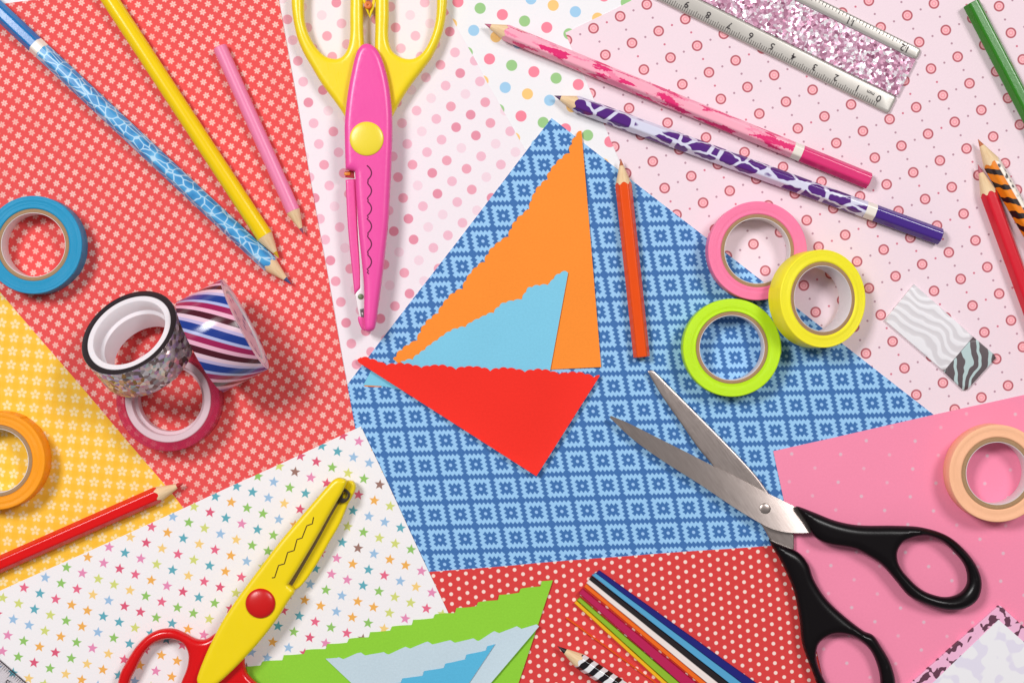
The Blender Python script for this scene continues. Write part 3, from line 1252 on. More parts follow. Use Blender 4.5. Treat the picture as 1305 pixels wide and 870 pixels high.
def steel_mat():
    M = Mat('brushed_steel', 0.34, 0.5, 1.0)
    u, v = M.uv()
    n = M.noise(M.vec(u * 0.5 + v * 0.35, v * 0.03 - u * 0.03), 1.0, 4.0, 0.7)
    n2 = M.noise(M.vec(u, v), 0.03, 3.0)
    M.base(M.mix(C(186, 168, 160), C(216, 203, 198), n * 0.6 + n2 * 0.4))
    M.t.links.new((n * 0.16 + 0.26).o, M.b.inputs['Roughness'])
    M.bump(n, 0.08, 0.0002)
    return M.m


M_steel = steel_mat()
M_satin = Mat('satin_steel', 0.45, 0.5, 0.35).base(C(236, 228, 230)).m
M_pinkp = gloss('pink_plastic', (252, 84, 172), 0.3)
M_pinkd = gloss('deep_pink_plastic', (248, 90, 168), 0.3)
M_yelp = gloss('yellow_plastic', (255, 226, 30), 0.28)
M_yelb = gloss('lemon_plastic', (255, 224, 6), 0.3)
M_yelm = gloss('rivet_yellow_plastic', (252, 226, 60), 0.28)
M_redp = gloss('red_plastic', (226, 10, 16), 0.2)
M_rivr = gloss('rivet_red_plastic', (216, 18, 18), 0.3)
M_mark = gloss('print_ink', (112, 12, 70), 0.5, 0.3)
M_markb = gloss('brown_ink', (84, 54, 10), 0.5, 0.3)
M_dark = gloss('dark_gap', (52, 40, 26), 0.4)


def rivet(name, c, r, z, h, mat, parent, origin, sink=2.0):
    x, y = plan(c[0], c[1], z)
    prof = [(r, -sink), (r, h * 0.15)] + [(r * math.cos(math.radians(a)) ** 0.9 if a < 90 else 0.001, h * 0.15 + h * 0.85 * math.sin(math.radians(a))) for a in (10, 22, 36, 50, 64, 77, 86, 90)]
    v, f, u = lathe(prof, 48, closed=False)
    v = [(a + x, b + y, c_ + z) for a, b, c_ in v]
    return mesh(name, v, f, mat, parent, u, sharp=40, origin=origin)


def ink_line(name, pts, z, r, mat, parent, origin):
    P = [plan(p[0], p[1], z) + (z,) for p in pts]
    v, f = tube(P, r, 6)
    v = [(a, b, z + (c - z) * 0.35) for a, b, c in v]
    return mesh(name, v, f, mat, parent, [(a[0], a[1]) for a in v], sharp=60, origin=origin)


# ---- pink craft scissors with yellow handles
zb = level(2)
ox, oy = plan(467, 177, zb)
org = (ox, oy, zb)
t = thing('craft_scissors', 'closed craft scissors with pink blade covers and yellow loop handles', 'scissors', ox, oy, zb, 0, 'scissors')
for outer, hole, side in (
    ([(372, -8), (371.5, 6), (374, 27), (379, 49), (387, 68), (398, 87), (410, 107), (424, 126), (436, 143), (446, 160, 1), (462, 150, 1), (464, 60), (463, 40), (462.5, 0), (462, -40), (455, -68), (430, -86), (395, -72), (378, -42)],
     [(388, -8), (387.5, 10), (388.5, 27), (394, 45), (404, 62), (417, 73), (432, 74.5), (441, 66), (445.5, 49), (446, 20), (446, -20), (440, -55), (425, -68), (403, -56), (391, -32)], 0),
    ([(569, -8), (569.5, 6), (567, 27), (562, 47), (551, 72), (538, 90), (522, 111), (510, 130), (502, 145), (494, 160, 1), (478, 150, 1), (477.5, 60), (478, 40), (478.5, 0), (479, -40), (486, -68), (510, -86), (545, -72), (563, -42)],
     [(556, -8), (556.5, 10), (554, 32), (547, 53), (538, 67.5), (526, 75), (512, 73.5), (500, 65), (495, 49), (495.5, 20), (495.5, -20), (500, -55), (515, -68), (538, -56), (552, -32)], 1)):
    part_slab('handle', [outer, hole], zb + 16, zb + 14, zb + 15, 7.0, 8.0, M_yelp, t, org, hb_low=8.0, grid=4.0)
part_slab('blade_cover', [[(440.2, 229, 1), (452.8, 228, 1), (454, 255), (456, 300), (458.6, 345), (458.6, 367, 1), (451.5, 375, 1), (449, 350), (446, 322), (443, 288), (441.5, 262)]], zb + 28, zb + 10, zb + 26, 3.0, 2.5, M_pinkd, t, org, grid=5.0)
part_slab('blade', [[(451, 215, 1), (457.5, 230, 1), (460, 300), (464, 362), (465, 408, 1), (459.5, 409, 1), (455.5, 392), (452.5, 374, 1), (459, 367, 1), (457, 320), (454, 265)]], zb + 26, zb + 22, zb + 25.5, 1.0, 0.6, M_satin, t, org, grid=None, smooth=False)
part_slab('blade_tip_rest', [[(456, 404), (462, 403, 1), (468, 405, 1), (468, 421, 1), (463, 421), (458.5, 415)]], zb + 27, zb + 10, zb + 25, 2.5, 2.5, M_pinkd, t, org, grid=3.0)
part_slab('blade_cover', [[(465, 55.5), (471.5, 56), (479, 61.5), (487, 76), (494.6, 105), (498.6, 137), (499.2, 170), (498, 210), (496, 250), (494.5, 280), (491.2, 311), (488, 340), (484.6, 366), (481, 393), (478.6, 411), (476, 419.5), (470, 422.5), (465, 420.5), (463.6, 407), (463.6, 363), (460.6, 332), (457, 297), (454.5, 264), (453, 240), (452, 218, 1), (440, 215.5, 1), (439, 176), (439, 156), (442.5, 121), (447.5, 93), (453.6, 68), (459, 59)]],
          zb + 34, zb + 22, zb + 31, 8.0, 7.0, M_pinkp, t, org, hb_low=2.0, grid=5.0)
part_slab('hinge_slot', [[(439.5, 218, 1), (452.5, 217, 1), (452.5, 227, 1), (440, 226, 1)]], zb + 24, zb + 19, zb + 22.5, 0.8, 0.5, gloss('slot_red', (186, 24, 44), 0.4), t, org, grid=None, smooth=False)
part_slab('hinge_tab', [[(438.5, 219.5, 1), (446.5, 219.0, 1), (446.5, 223.2, 1), (438.8, 223.4, 1)]], zb + 25, zb + 22, zb + 24, 1.0, 0.6, gloss('tab_orange', (246, 150, 40), 0.35), t, org, grid=None, smooth=False)
x_, y_ = plan(459.8, 378, zb + 26)
v, f, u = lathe([(3.6, -3), (3.6, 0.6), (2.4, 1.2), (0.01, 1.3)], 24, closed=False)
mesh('hinge_pin', [(a + x_, b + y_, c + zb + 26) for a, b, c in v], f, gloss('green_pin', (112, 128, 92), 0.4), t, u, origin=org)
part_slab('blade_teeth', [[(458.6, 394, 1), (463.2, 393, 1), (463.6, 408, 1), (460.6, 407, 1)], [(460.2, 398), (462.4, 397.4), (462.6, 401), (460.8, 401)]], zb + 27, zb + 24, zb + 26.8, 0.4, 0.2, gloss('dark_teeth', (110, 100, 104), 0.4), t, org, grid=None, smooth=False, step=1.0)
rivet('rivet', (467.3, 177), 21.3, zb + 38, 3.4, M_yelm, t, org)
pts = []
for i in range(70):
    s_ = i / 69
    y = 211 + (349 - 211) * s_
    p = (s_ * 6.1) % 1.0
    x = 470.5 + (abs(math.sin(math.pi * min(p / 0.84, 1.0))) ** 0.8 * 4.4 - 2.2 if p < 0.84 else -2.2 + 1.5 * math.sin(math.pi * (p - 0.84) / 0.16)) * 1.35
    pts.append((x, y))
ink_line('printed_cut_line', pts, zb + 38.0, 0.85, M_mark, t, org)
# spring hinge between the handles
ox2, oy2 = plan(469.5, 8, zb + 14)
v, f, u = lathe(rrect(0.5, 5.0, 4, 21, 1.0), 24)
mesh('spring_pin', [(a + ox2, b + oy2, c + zb) for a, b, c in v], f, gloss('orange_plastic', (230, 120, 40), 0.3), t, u, origin=org)
v, f = tube([plan(463, -2, zb + 14) + (zb + 15,), plan(468, 12, zb + 14) + (zb + 17,), plan(471, 22, zb + 14) + (zb + 15,), plan(475, 10, zb + 14) + (zb + 16,), plan(478, -4, zb + 14) + (zb + 15,)], 2.0, 8)
mesh('spring_arm', v, f, M_yelp, t, [(a[0], a[1]) for a in v], origin=org)

# ---- yellow craft scissors with red handles
zb = level(6)
ox, oy = plan(332, 768, zb)
org = (ox, oy, zb)
t = thing('craft_scissors', 'closed craft scissors with yellow blade covers and red handles on star paper', 'scissors', ox, oy, zb, 0, 'scissors')
part_slab('handle', [[(150, 872), (153, 858), (159, 846), (173, 824), (189.5, 808), (206, 801), (223, 801), (237, 807), (250, 813.5), (262, 814), (275, 806), (290, 800, 1), (300, 830, 1), (285, 880), (262, 925), (235, 950), (195, 955), (165, 935), (150, 900)],
                     [(164, 880), (166, 866), (172, 854), (183, 833), (196, 819.5), (212, 814), (227, 816), (235.5, 822.5), (240, 834), (238.5, 849), (232, 866), (222, 890), (205, 915), (185, 922), (168, 905)]],
          zb + 16, zb + 14, zb + 15, 7.0, 8.0, M_redp, t, org, grid=4.0)
part_slab('handle', [[(290, 810, 1), (316, 815, 1), (312, 832), (312, 845), (315, 857), (322, 865), (331, 873), (345, 890), (350, 920), (330, 955), (295, 965), (268, 940), (262, 905), (268, 870)],
                     [(285, 905), (292, 888), (303, 880), (316, 883), (328, 897), (332, 920), (318, 942), (298, 948), (284, 932)]],
          zb + 16, zb + 14, zb + 15, 7.0, 8.0, M_redp, t, org, grid=4.0)
part_slab('blade_cover', [[(441, 612, 1), (450, 613.5), (453, 621), (449, 632), (443, 643), (433, 667), (418, 693), (402, 721), (384, 746), (372, 754, 1), (366, 745, 1), (382, 722), (402, 688), (423, 651), (436, 632)]], zb + 18, zb + 8, zb + 17, 3.0, 3.0, M_yelb, t, org, grid=4.0)
part_slab('blade', [[(365, 748, 1), (381, 719), (401, 684), (421, 647), (434, 626, 1), (438, 629, 1), (434.5, 636), (424, 654), (404, 691), (385, 724), (370, 750, 1)]], zb + 21, zb + 14, zb + 20, 0.6, 0.4, gloss('dark_steel', (126, 104, 70), 0.35), t, org, grid=None)
part_slab('blade_cover', [[(430.5, 609), (437, 610), (441.5, 613.5), (435, 629, 1), (422.5, 649.7), (401.7, 687), (381, 722), (366.6, 745, 1), (373, 750), (374.5, 755), (367.6, 765), (353, 788), (332.4, 815), (311.7, 838), (293, 857), (276, 872), (263, 879), (254, 875), (250.5, 867), (251.7, 860), (258, 843), (266, 824.5), (280.7, 795.5), (294, 774), (311, 750), (332, 722), (358, 688), (389, 651.5), (414, 622.5), (424, 612)]],
          zb + 34, zb + 22, zb + 31, 6.0, 5.0, M_yelb, t, org, hb_low=2.0, grid=5.0)
part_slab('blade_window', [[(436.5, 621.5), (441, 623), (446, 629), (443.5, 637), (436.5, 640.5), (431.5, 638), (434, 630)], [(438, 626), (436.5, 634), (441.5, 634.5), (443, 629)]], zb + 24, zb + 20, zb + 25, 0.5, 0.4, M_dark, t, org, grid=None, step=1.2)
rivet('rivet', (332, 768.2), 18.6, zb + 36, 6.0, M_rivr, t, org)
ink_line('printed_cut_line', resample([(399.7, 658.5), (398, 667), (391, 669.5), (385, 685), (378.5, 687), (374.8, 701), (366.6, 703.5), (362.4, 718), (355, 720), (350, 735.5), (346.5, 735.8)], 2.0, False), zb + 36.0, 0.72, M_markb, t, org)


# ---- large steel scissors with black handles
zb = level(5)
ox, oy = plan(974.7, 648.3, zb)
org = (ox, oy, zb)
t = thing('steel_scissors', 'large open steel scissors with black plastic handles', 'scissors', ox, oy, zb, 0, 'scissors')


def black_mat():
    M = Mat('black_plastic', 0.3, 0.28)
    u, v = M.uv()
    n = M.noise(M.vec(u, v), 0.5, 3.0)
    M.base(C(12, 6, 9)).bump(n, 0.05, 0.0003)
    return M.m


M_black = black_mat()


def bevel_warp(a, b, amount):
    """slope across the line a-b (photo px) so that the blade's face leans"""
    A, B = plan(*a), plan(*b)
    L = math.hypot(B[0] - A[0], B[1] - A[1])

    def f(x, y):
        d = ((x - A[0]) * (B[1] - A[1]) - (y - A[1]) * (B[0] - A[0])) / L
        return d * amount
    return f


part_slab('blade', [[(825, 473, 1), (829, 471.5), (834, 473), (848, 487), (890, 529), (931, 570.5), (961, 603), (978, 626), (1000, 660), (1012, 682, 1), (1012, 706, 1), (985, 694, 1), (968, 665), (940, 634), (906, 590), (890, 571), (869, 541), (842, 502)]],
          zb + 8, zb + 5, zb + 7, 2.5, 1.2, M_steel, t, org, grid=6.0, warp=bevel_warp((830, 473), (985, 650), 0.02))


def blade_bow(x, y):
    k = HCAM / (HCAM - 12)
    px, py = CX + x * k, CY - y * k
    s_ = max(0.0, min(1.0, (px - 778) / 240.0))
    a, b = plan(778, 532), plan(1033, 664)
    L = math.hypot(b[0] - a[0], b[1] - a[1])
    d = ((x - a[0]) * (b[1] - a[1]) - (y - a[1]) * (b[0] - a[0])) / L
    return d * (-0.10 + 0.31 * s_ ** 1.3)


part_slab('blade', [[(777, 532, 1), (778.5, 529.5, 1), (800, 538.5), (842, 559.5), (875, 576), (910, 594), (946, 611.5), (979, 628.5), (1015, 646.5), (1040, 662, 1), (1040, 678, 1), (1006, 677.8), (985, 673.5), (967, 665), (937, 647), (890, 615.5), (845, 587), (806, 559)]],
          zb + 12, zb + 10, zb + 12, 0.0, 0.0, M_steel, t, org, grid=6.0, warp=blade_bow)
up_out = [(1014.5, 645.5), (1019, 645.5), (1037.5, 652.5), (1066, 663.5), (1095, 669), (1141, 669.6), (1175, 671.7), (1207, 682), (1230, 700.5), (1246, 723), (1251.5, 743.6), (1246, 763.7), (1230, 775), (1207, 777.5), (1178, 769.5), (1158, 758.5), (1141, 738.5), (1123.7, 719.5), (1106, 708), (1089, 699.5), (1054.7, 693), (1037.5, 683), (1026, 664)]
up_hole = [(1143.5, 706), (1147, 696), (1155, 688.5), (1178, 683), (1199, 689), (1216, 703), (1230, 721), (1233.5, 741), (1226, 754), (1212, 760), (1197, 759.5), (1175, 751), (1155, 732.5), (1146, 719)]
lo_out = [(980, 687.5), (990, 691), (1017, 703), (1030, 717.7), (1037.5, 738), (1052, 761), (1072, 781), (1100.7, 803.5), (1113, 809), (1123, 823), (1135, 844), (1141.5, 870), (1138, 900), (1124, 920), (1098, 925), (1066, 910), (1048, 886), (1034.6, 853), (1023, 821), (1019, 787), (1011.6, 752), (997, 718)]
lo_hole = [(1040.5, 832), (1045, 818), (1063, 808), (1086, 810.5), (1106, 824), (1117, 843), (1122.5, 868), (1120, 892), (1108, 906), (1090, 905), (1068, 892), (1052, 868), (1043, 848)]


def handle_warp(x, y):
    return 0.0


part_slab('handle', [lo_out, lo_hole], zb + 14, zb + 11, zb + 12, 11.0, 11.0, M_black, t, org, hb_low=9.0, grid=3.5, rings=7)
part_slab('handle', [up_out, up_hole], zb + 18, zb + 15, zb + 16, 11.0, 11.0, M_black, t, org, hb_low=11.0, grid=3.5, rings=7)
rivet('screw', (974.7, 648.3), 7.4, zb + 13.0, 2.2, M_steel, t, org)


# ------------------------------------------------------------------ paper strips (quilling paper) on the polka dot sheet
def strip(label, a0, a1, b1, b0, h, rgb, z0=None):
    """a0-a1 the upper end, b0-b1 the lower end (photo px, at height h); runs on past the frame"""
    z0 = level(4) if z0 is None else z0
    ext = 1.5

    def far(p, q): return (p[0] + (q[0] - p[0]) * ext, p[1] + (q[1] - p[1]) * ext)
    P = [p[:2] for p in to_plan([a0, a1, far(a1, b1), far(a0, b0)], z0 + h)]
    v, f, N = [], [], 24
    for i in range(N + 1):
        t = i / N
        L0 = [P[0][k] + (P[3][k] - P[0][k]) * t for k in (0, 1)]
        L1 = [P[1][k] + (P[2][k] - P[1][k]) * t for k in (0, 1)]
        wob = 0.35 * math.sin(i * 1.3 + P[0][0]) if 0 < i < N else 0
        wd = math.hypot(L1[0] - L0[0], L1[1] - L0[1])
        e = min(0.9 / wd, 0.3)
        for q, z in ((0, 0.05), (0, h - 0.9), (e, h), (1 - e, h), (1, h - 0.9), (1, 0.05)):
            v.append((L0[0] + (L1[0] - L0[0]) * q, L0[1] + (L1[1] - L0[1]) * q + wob * 0.4, z0 + z))
    for i in range(N):
        for k in range(6):
            k2 = (k + 1) % 6
            f.append((i * 6 + k, i * 6 + k2, i * 6 + 6 + k2, i * 6 + 6 + k))
    f.append(tuple(range(6))[::-1])
    f.append(tuple(N * 6 + k for k in range(6)))
    uvs = [(a[0], a[1]) for a in v]
    M = Mat('strip_paper', 0.55, 0.3)
    u, vv = M.uv()
    ang = math.atan2(P[2][1] - P[1][1], P[2][0] - P[1][0])
    across = u * (-math.sin(ang)) + vv * math.cos(ang)
    n = M.noise(M.vec(across * 1.6, (u * math.cos(ang) + vv * math.sin(ang)) * 0.01), 1.0, 2.0, 0.6)
    c = C(*rgb)
    M.base(M.mix(tuple(x * 0.85 for x in c[:3]) + (1,), c, (n * 1.6 - 0.2).clamp())).bump(n, 0.12, 0.0003)
    o = mesh('paper_strip', v, f, M.m, None, uvs, sharp=45, origin=(P[0][0], P[0][1], z0))
    return tag(o, label, 'paper strip', 'bundle of coloured paper strips')


strip('dark navy blue paper strip, outermost of the bundle', (760, 730.6), (764, 727), (962, 869), (944.5, 869), 9, (24, 26, 122))
strip('light blue paper strip beside the navy one', (754.5, 733), (759.5, 730.2), (944, 869), (928, 869), 9, (88, 170, 214))
strip('black paper strip between the light blue and white ones', (751, 738.5), (754.5, 734), (927.5, 869), (914.5, 869), 7, (32, 22, 26))
strip('white paper strip beside the black one', (747.5, 743), (751, 738.5), (914, 869), (900, 869), 8, (252, 236, 230))
strip('bright orange paper strip beside the white one', (744.5, 748), (747.5, 743.4), (899.5, 869), (890, 869), 6, (250, 112, 20))
strip('magenta paper strip between the orange and green ones', (738, 756), (742.5, 750.2), (886, 869), (866, 869), 9, (196, 24, 86))
strip('apple green paper strip beside the magenta one', (735.5, 764.5), (739.5, 761.5), (865, 869), (850.5, 869), 8, (150, 194, 44))
strip('golden yellow paper strip beside the green one', (732, 768.5), (735.2, 764.8), (850, 869), (842.5, 869), 6, (255, 190, 24))
strip('thin stray orange paper strip lying apart from the bundle', (721, 788), (722.5, 786), (836, 869), (833.2, 869), 3, (246, 96, 20))


# ------------------------------------------------------------------ glitter ruler
def silver_strip_mat():
    M = Mat('silver_ruler_plastic', 0.3, 0.5, 0.35)
    u, v = M.uv()
    n = M.noise(M.vec(u, v), 0.03, 2.0)
    M.base(M.mix(C(190, 184, 176), C(208, 202, 195), n))
    return M.m


def glitter_mat():
    M = Mat('pink_glitter', 0.3, 0.6, 0.25)
    u, v = M.uv()
    n = M.t.nodes.new('ShaderNodeTexVoronoi')
    M.t.links.new(M.vec(u, v), n.inputs['Vector'])
    n.inputs['Scale'].default_value = 0.27
    n.inputs['Randomness'].default_value = 1.0
    sp = M.t.nodes.new('ShaderNodeSeparateColor')
    M.t.links.new(n.outputs['Color'], sp.inputs[0])
    h, h2 = X(M.t, sp.outputs[0]), X(M.t, sp.outputs[1])
    c = M.ramp(h, [(0.0, C(160, 96, 126)), (0.14, C(198, 138, 166)), (0.34, C(222, 166, 192)), (0.55, C(236, 192, 214)), (0.74, C(250, 226, 240)), (0.86, C(255, 250, 253, 1.0))])
    wn = M.noise(M.vec(u, v), 0.09, 2.0)
    c = M.mix(c, C(255, 246, 252), ((wn - 0.58) * 8.0).clamp() * 0.75)
    n2 = M.voronoi(M.vec(u, v), 'F1', 0.62)
    M.base(M.mix(c, C(176, 116, 150), ((n2 - 0.55) * 3.0).clamp() * 0.6))
    facet(M, n.outputs['Color'], 0.7)
    return M.m


zr = level(2)
ang = math.radians(-26.3)
rot = ang + math.pi      # the scales read from the far side
RX, RY = plan(1120, 126, zr + 6)
t = thing('glitter_ruler', 'clear ruler filled with pink glitter between silver scale strips', 'ruler', RX, RY, zr, rot)
# local frame: x runs from 0 cm towards 30 cm, y from the cm edge to the inch edge is negative (the ruler lies upside down)
KR = (HCAM - zr - 6) / HCAM


def L2(px, py):
    dx, dy = (px - 1120) * KR, -(py - 126) * KR
    return (dx * math.cos(-rot) - dy * math.sin(-rot), dx * math.sin(-rot) + dy * math.cos(-rot))


lowA, lowB = L2(1129, 143.5), L2(1143, 123)
upA, upB = L2(1168.5, 76.5), L2(1172, 61)
yl0, yl1 = lowA[1], lowB[1]
yu0, yu1 = upA[1], upB[1]
xe_l, xe_u = lowB[0], upB[0]
XL = 520.0


def bar(x0, x1, y0, y1, z0, z1, w, hb, corner=4.5):
    P = []
    for (cx, cy, a0) in ((x1 - corner, y0 + corner, -90), (x1 - corner, y1 - corner, 0), (x0 + corner, y1 - corner, 90), (x0 + corner, y0 + corner, 180)):
        for i in range(5):
            a = math.radians(a0 + 90 * i / 4)
            P.append((cx + corner * math.cos(a), cy + corner * math.sin(a)))
    return slab([P], z0, z1, w, hb, 0.0, None, rings=5, step=12.0)


M_silver, M_glit = silver_strip_mat(), glitter_mat()
M_tick = gloss('black_print', (62, 54, 56), 0.5, 0.3)
M_tickg = gloss('grey_print', (104, 96, 94), 0.5, 0.3)
ys = sorted((yl0, yl1))
yv = sorted((yu0, yu1))
xr = min(L2(1142, 127)[0], L2(1129, 143)[0])
xr_u = min(upA[0], upB[0])
for nm, x0, yy in (('scale_strip', xr, ys), ('scale_strip', xr_u, yv)):
    v, f, nt = bar(x0, XL, yy[0], yy[1], 0.1, 3.0, 4.0, 2.6)
    mesh(nm, v, f, M_silver, t, [(a[0], a[1]) for a in v], sharp=40)
gy0, gy1 = (ys[1], yv[0]) if ys[1] < yv[0] else (yv[1], ys[0])
v, f, nt = bar(max(xr, xr_u) - 0.0, XL, gy0 + 0.05, gy1 - 0.05, 0.1, 5.0, 1.0, 0.6, 1.0)
mesh('glitter_panel', v, f, M_glit, t, [(a[0], a[1]) for a in v], sharp=40)
v, f, nt = bar(max(xr, xr_u) + 4, XL, (gy1 if gy1 == yv[0] else gy0) - 1.0, (gy1 if gy1 == yv[0] else gy0) + 1.0, 4.0, 6.2, 0.5, 0.4, 0.5)
mesh('dividing_line', v, f, gloss('grey_line', (150, 140, 140), 0.4), t, [(a[0], a[1]) for a in v], sharp=40)
# tick marks
zero = L2(1116, 134)
cm = 30.2 * KR
vs, fs = [], []


def tick(x, y0, y1, w, z):
    b = len(vs)
    for xx, yy in ((x - w, y0), (x + w, y0), (x + w, y1), (x - w, y1)):
        vs.append((xx, yy, z))
    for xx, yy in ((x - w, y0), (x + w, y0), (x + w, y1), (x - w, y1)):
        vs.append((xx, yy, z - 0.5))
    fs.append((b, b + 1, b + 2, b + 3))
    fs.extend([(b, b + 4, b + 5, b + 1), (b + 1, b + 5, b + 6, b + 2), (b + 2, b + 6, b + 7, b + 3), (b + 3, b + 7, b + 4, b)])


cm_edge_low = abs(ys[0] - L2(1129, 143.5)[1]) < abs(ys[1] - L2(1129, 143.5)[1])
ye = ys[0] if cm_edge_low else ys[1]
sg = 1.0 if cm_edge_low else -1.0
for i in range(0, 161):
    ln = 8.6 if i % 10 == 0 else (7.2 if i % 5 == 0 else 5.4)
    tick(zero[0] + i * cm / 10, ye + sg * 1.6, ye + sg * (1.6 + ln), 0.36, 6.1)
ye2 = yv[1] if cm_edge_low else yv[0]
twelve = L2(1154, 61.6)
for i in range(0, 161):
    ln = 7.5 if i % 16 == 0 else (6 if i % 4 == 0 else 4.5)
    tick(twelve[0] + i * 76.6 * KR / 16, ye2 - sg * 1.4, ye2 - sg * (1.4 + ln), 0.36, 6.1)
tk = mesh('tick_marks', vs, fs, M_tickg, t, [(a[0], a[1]) for a in vs], sharp=None)
tk['kind'] = 'stuff'


def numeral(body, px, py, size, z=6.2):
    x, y = L2(px, py)
    v, f = text_mesh(body, size)
    mesh('numeral', [(a + x, b + y, z + c) for a, b, c in v], f, M_tick, t, [(a[0], a[1]) for a in v], sharp=None)


for i in range(0, 12):
    numeral(str(i), 1120 - i * 27.15, 125.5 - i * 13.3, 12.3)
numeral('mm', 1109.5, 118.5, 7.0)
for i, s_ in enumerate(('12', '11', '10')):
    numeral(s_, 1153.5 - i * 69.2, 61.5 - i * 34.0, 12.3)


# ------------------------------------------------------------------ page flags with zebra print
def flag_light():
    M = Mat('frosted_zebra_film', 0.35, 0.4)
    u, v = M.uv()
    w = M.noise(M.vec(u, v), 0.02, 1.0)
    w2 = M.noise(M.vec(u, v), 0.05, 1.0)
    s_ = (u * 0.26 + v * 0.40 + w * 26.0 + w2 * 4.0).sin()
    c = M.ramp(s_ * 0.5 + 0.5, [(0.3, C(220, 214, 218)), (0.55, C(228, 223, 227)), (0.75, C(241, 237, 241))], 'LINEAR')
    return M.base(c).bump(s_, 0.15, 0.0003).m


def flag_dark():
    M = Mat('dark_zebra_film', 0.35, 0.4)
    u, v = M.uv()
    w = M.noise(M.vec(u, v), 0.02, 1.0)
    w2 = M.noise(M.vec(u, v), 0.055, 1.0)
    s_ = (u * 0.52 - v * 0.10 + w * 22.0 + w2 * 5.0).sin()
    c = M.mix(C(96, 84, 88), C(188, 208, 208), ((s_ - 0.35) * 5.0).clamp())
    return M.base(c).m


zf = level(2)
A, B_, Cc, D, E, G = (1165, 362), (1127.5, 408), (1203, 473), (1230.5, 498), (1269.5, 454), (1240.5, 429)
ox, oy = plan(1198, 430, zf)
t = thing('page_flag_pad', 'pad of frosted page flags with dark zebra striped tips', 'sticky notes', ox, oy, zf, 0)
part_slab('flag_film', [[A, G, Cc, B_]], zf + 4, zf + 0.1, zf + 3.4, 1.0, 0.5, flag_light(), t, (ox, oy, zf), hb_low=0.0, grid=None, smooth=False, step=8.0)
part_slab('flag_tip', [[(G[0] + .3, G[1] + .3), (E[0] - 3, E[1] - 3), (E[0], E[1] + 2), (D[0] + 2.5, D[1] - 2), (D[0] - 2.5, D[1] - 1), (Cc[0] + .3, Cc[1] + .3)]], zf + 4, zf + 0.1, zf + 3.4, 1.0, 0.5, flag_dark(), t, (ox, oy, zf), hb_low=0.0, grid=None, smooth=False, step=8.0)


# ------------------------------------------------------------------ leopard print note pad
def leopard_mat():
    M = Mat('leopard_print', 0.4, 0.35)
    u, v = M.uv()
    w = M.noise(M.vec(u, v), 0.09, 1.0)
    vec = M.vec((u * 0.72 + v * 0.69) / 21.0 + w * 0.6, (v * 0.72 - u * 0.69) / 14.0 + w * 0.6)
    e = M.noise(vec, 1.7, 1.2, 0.4)
    c = M.mix(C(246, 186, 216), C(104, 60, 80), ((e - 0.53) * 40.0).clamp())
    return M.base(c).m


def film_mat():
    M = Mat('frosted_white_film', 0.4, 0.35)
    u, v = M.uv()
    e = M.noise(M.vec(u, v), 0.05, 1.2, 0.4)
    c = M.mix(C(246, 243, 246), C(234, 227, 242), ((e - 0.53) * 20.0).clamp())
    return M.base(c).m


zl = level(5)
ox, oy = plan(1274, 772, zl)
t = thing('leopard_note_pad', 'note pad with a pink and plum leopard print border at bottom right', 'note pad', ox, oy, zl, 0)
part_slab('printed_cover', [[(1272, 772), (1274.5, 771), (1277, 773), (1375, 862), (1280, 985), (1118, 908)]], zl + 5, zl + 0.1, zl + 5, 1.0, 0.5, leopard_mat(), t, (ox, oy, zl), hb_low=0.0, grid=None, smooth=False, step=8.0)
part_slab('film_sheet', [[(1272.6, 789), (1362, 868), (1277, 968), (1143, 913)]], zl + 6, zl + 5.52, zl + 6.3, 0.0, 0.0, film_mat(), t, (ox, oy, zl), grid=None, smooth=False, step=8.0)

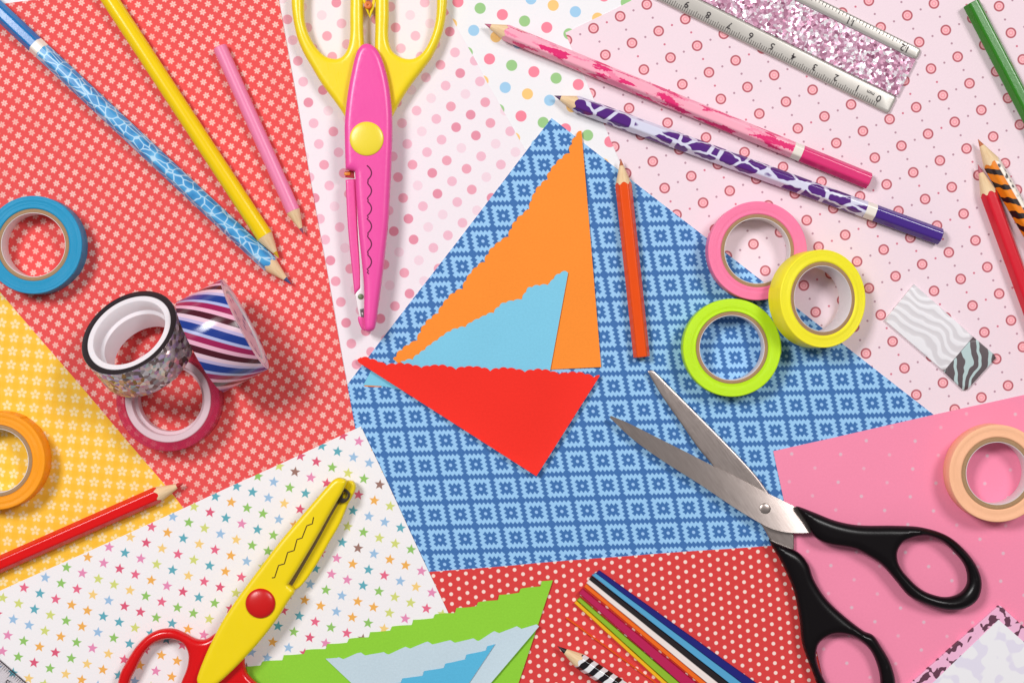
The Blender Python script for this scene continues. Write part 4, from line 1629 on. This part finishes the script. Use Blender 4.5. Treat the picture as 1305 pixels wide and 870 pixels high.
# ------------------------------------------------------------------ clear ruler at the bottom left corner
Mc = Mat('clear_acrylic', 0.08, 0.5)
nt_ = Mc.t
tr = nt_.nodes.new('ShaderNodeBsdfTransparent')
tr.inputs[0].default_value = (0.96, 0.95, 0.96, 1)
gl = nt_.nodes.new('ShaderNodeBsdfGlossy')
gl.inputs['Roughness'].default_value = 0.08
mx = nt_.nodes.new('ShaderNodeMixShader')
mx.inputs[0].default_value = 0.06
nt_.links.new(tr.outputs[0], mx.inputs[1])
nt_.links.new(gl.outputs[0], mx.inputs[2])
nt_.links.new(mx.outputs[0], nt_.nodes['Material Output'].inputs['Surface'])
zk = level(6)
ox, oy = plan(0, 841, zk)
t = thing('clear_ruler', 'corner of a clear ruler with black ticks at the bottom left', 'ruler', ox, oy, zk, 0)
org = (ox, oy, zk)
part_slab('ruler_blade', [[(-60, 789.5), (0, 841.4), (60, 893.2), (-20, 990), (-140, 890)]], zk + 4, zk + 0.1, zk + 4, 0.0, 0.0, Mc.m, t, org, grid=None, smooth=False, step=None)
ink_line('edge_line', [(-40, 806.8), (0, 841.4), (45, 880.3)], zk + 4.3, 0.7, M_tick, t, org)
vs, fs = [], []
for i in range(-14, 16):
    bx, by = i * 2.28, 841.4 + i * 1.97
    ln = 14 if i % 10 == 2 else (10 if i % 5 == 2 else 6.5)
    ax_, ay_ = plan(bx, by, zk + 4)
    ex_, ey_ = plan(bx - ln * 0.654, by + ln * 0.756, zk + 4)
    tv_, tf_ = tube([(ax_, ay_, zk + 4.2), (ex_, ey_, zk + 4.2)], 0.22, 5)
    b = len(vs)
    vs += tv_
    fs += [tuple(b + k for k in q) for q in tf_]
tk = mesh('tick_marks', vs, fs, M_tick, t, [(a[0], a[1]) for a in vs], sharp=None, origin=org)
tk['kind'] = 'stuff'
v, f = text_mesh('5', 13)
cx_, cy_ = plan(8, 870, zk + 4)
ca, sa = math.cos(math.radians(-41)), math.sin(math.radians(-41))
mesh('numeral', [(a * ca - b * sa + cx_, a * sa + b * ca + cy_, zk + 4.4) for a, b, c in v], f, M_tick, t, [(a[0], a[1]) for a in v], sharp=None, origin=org)
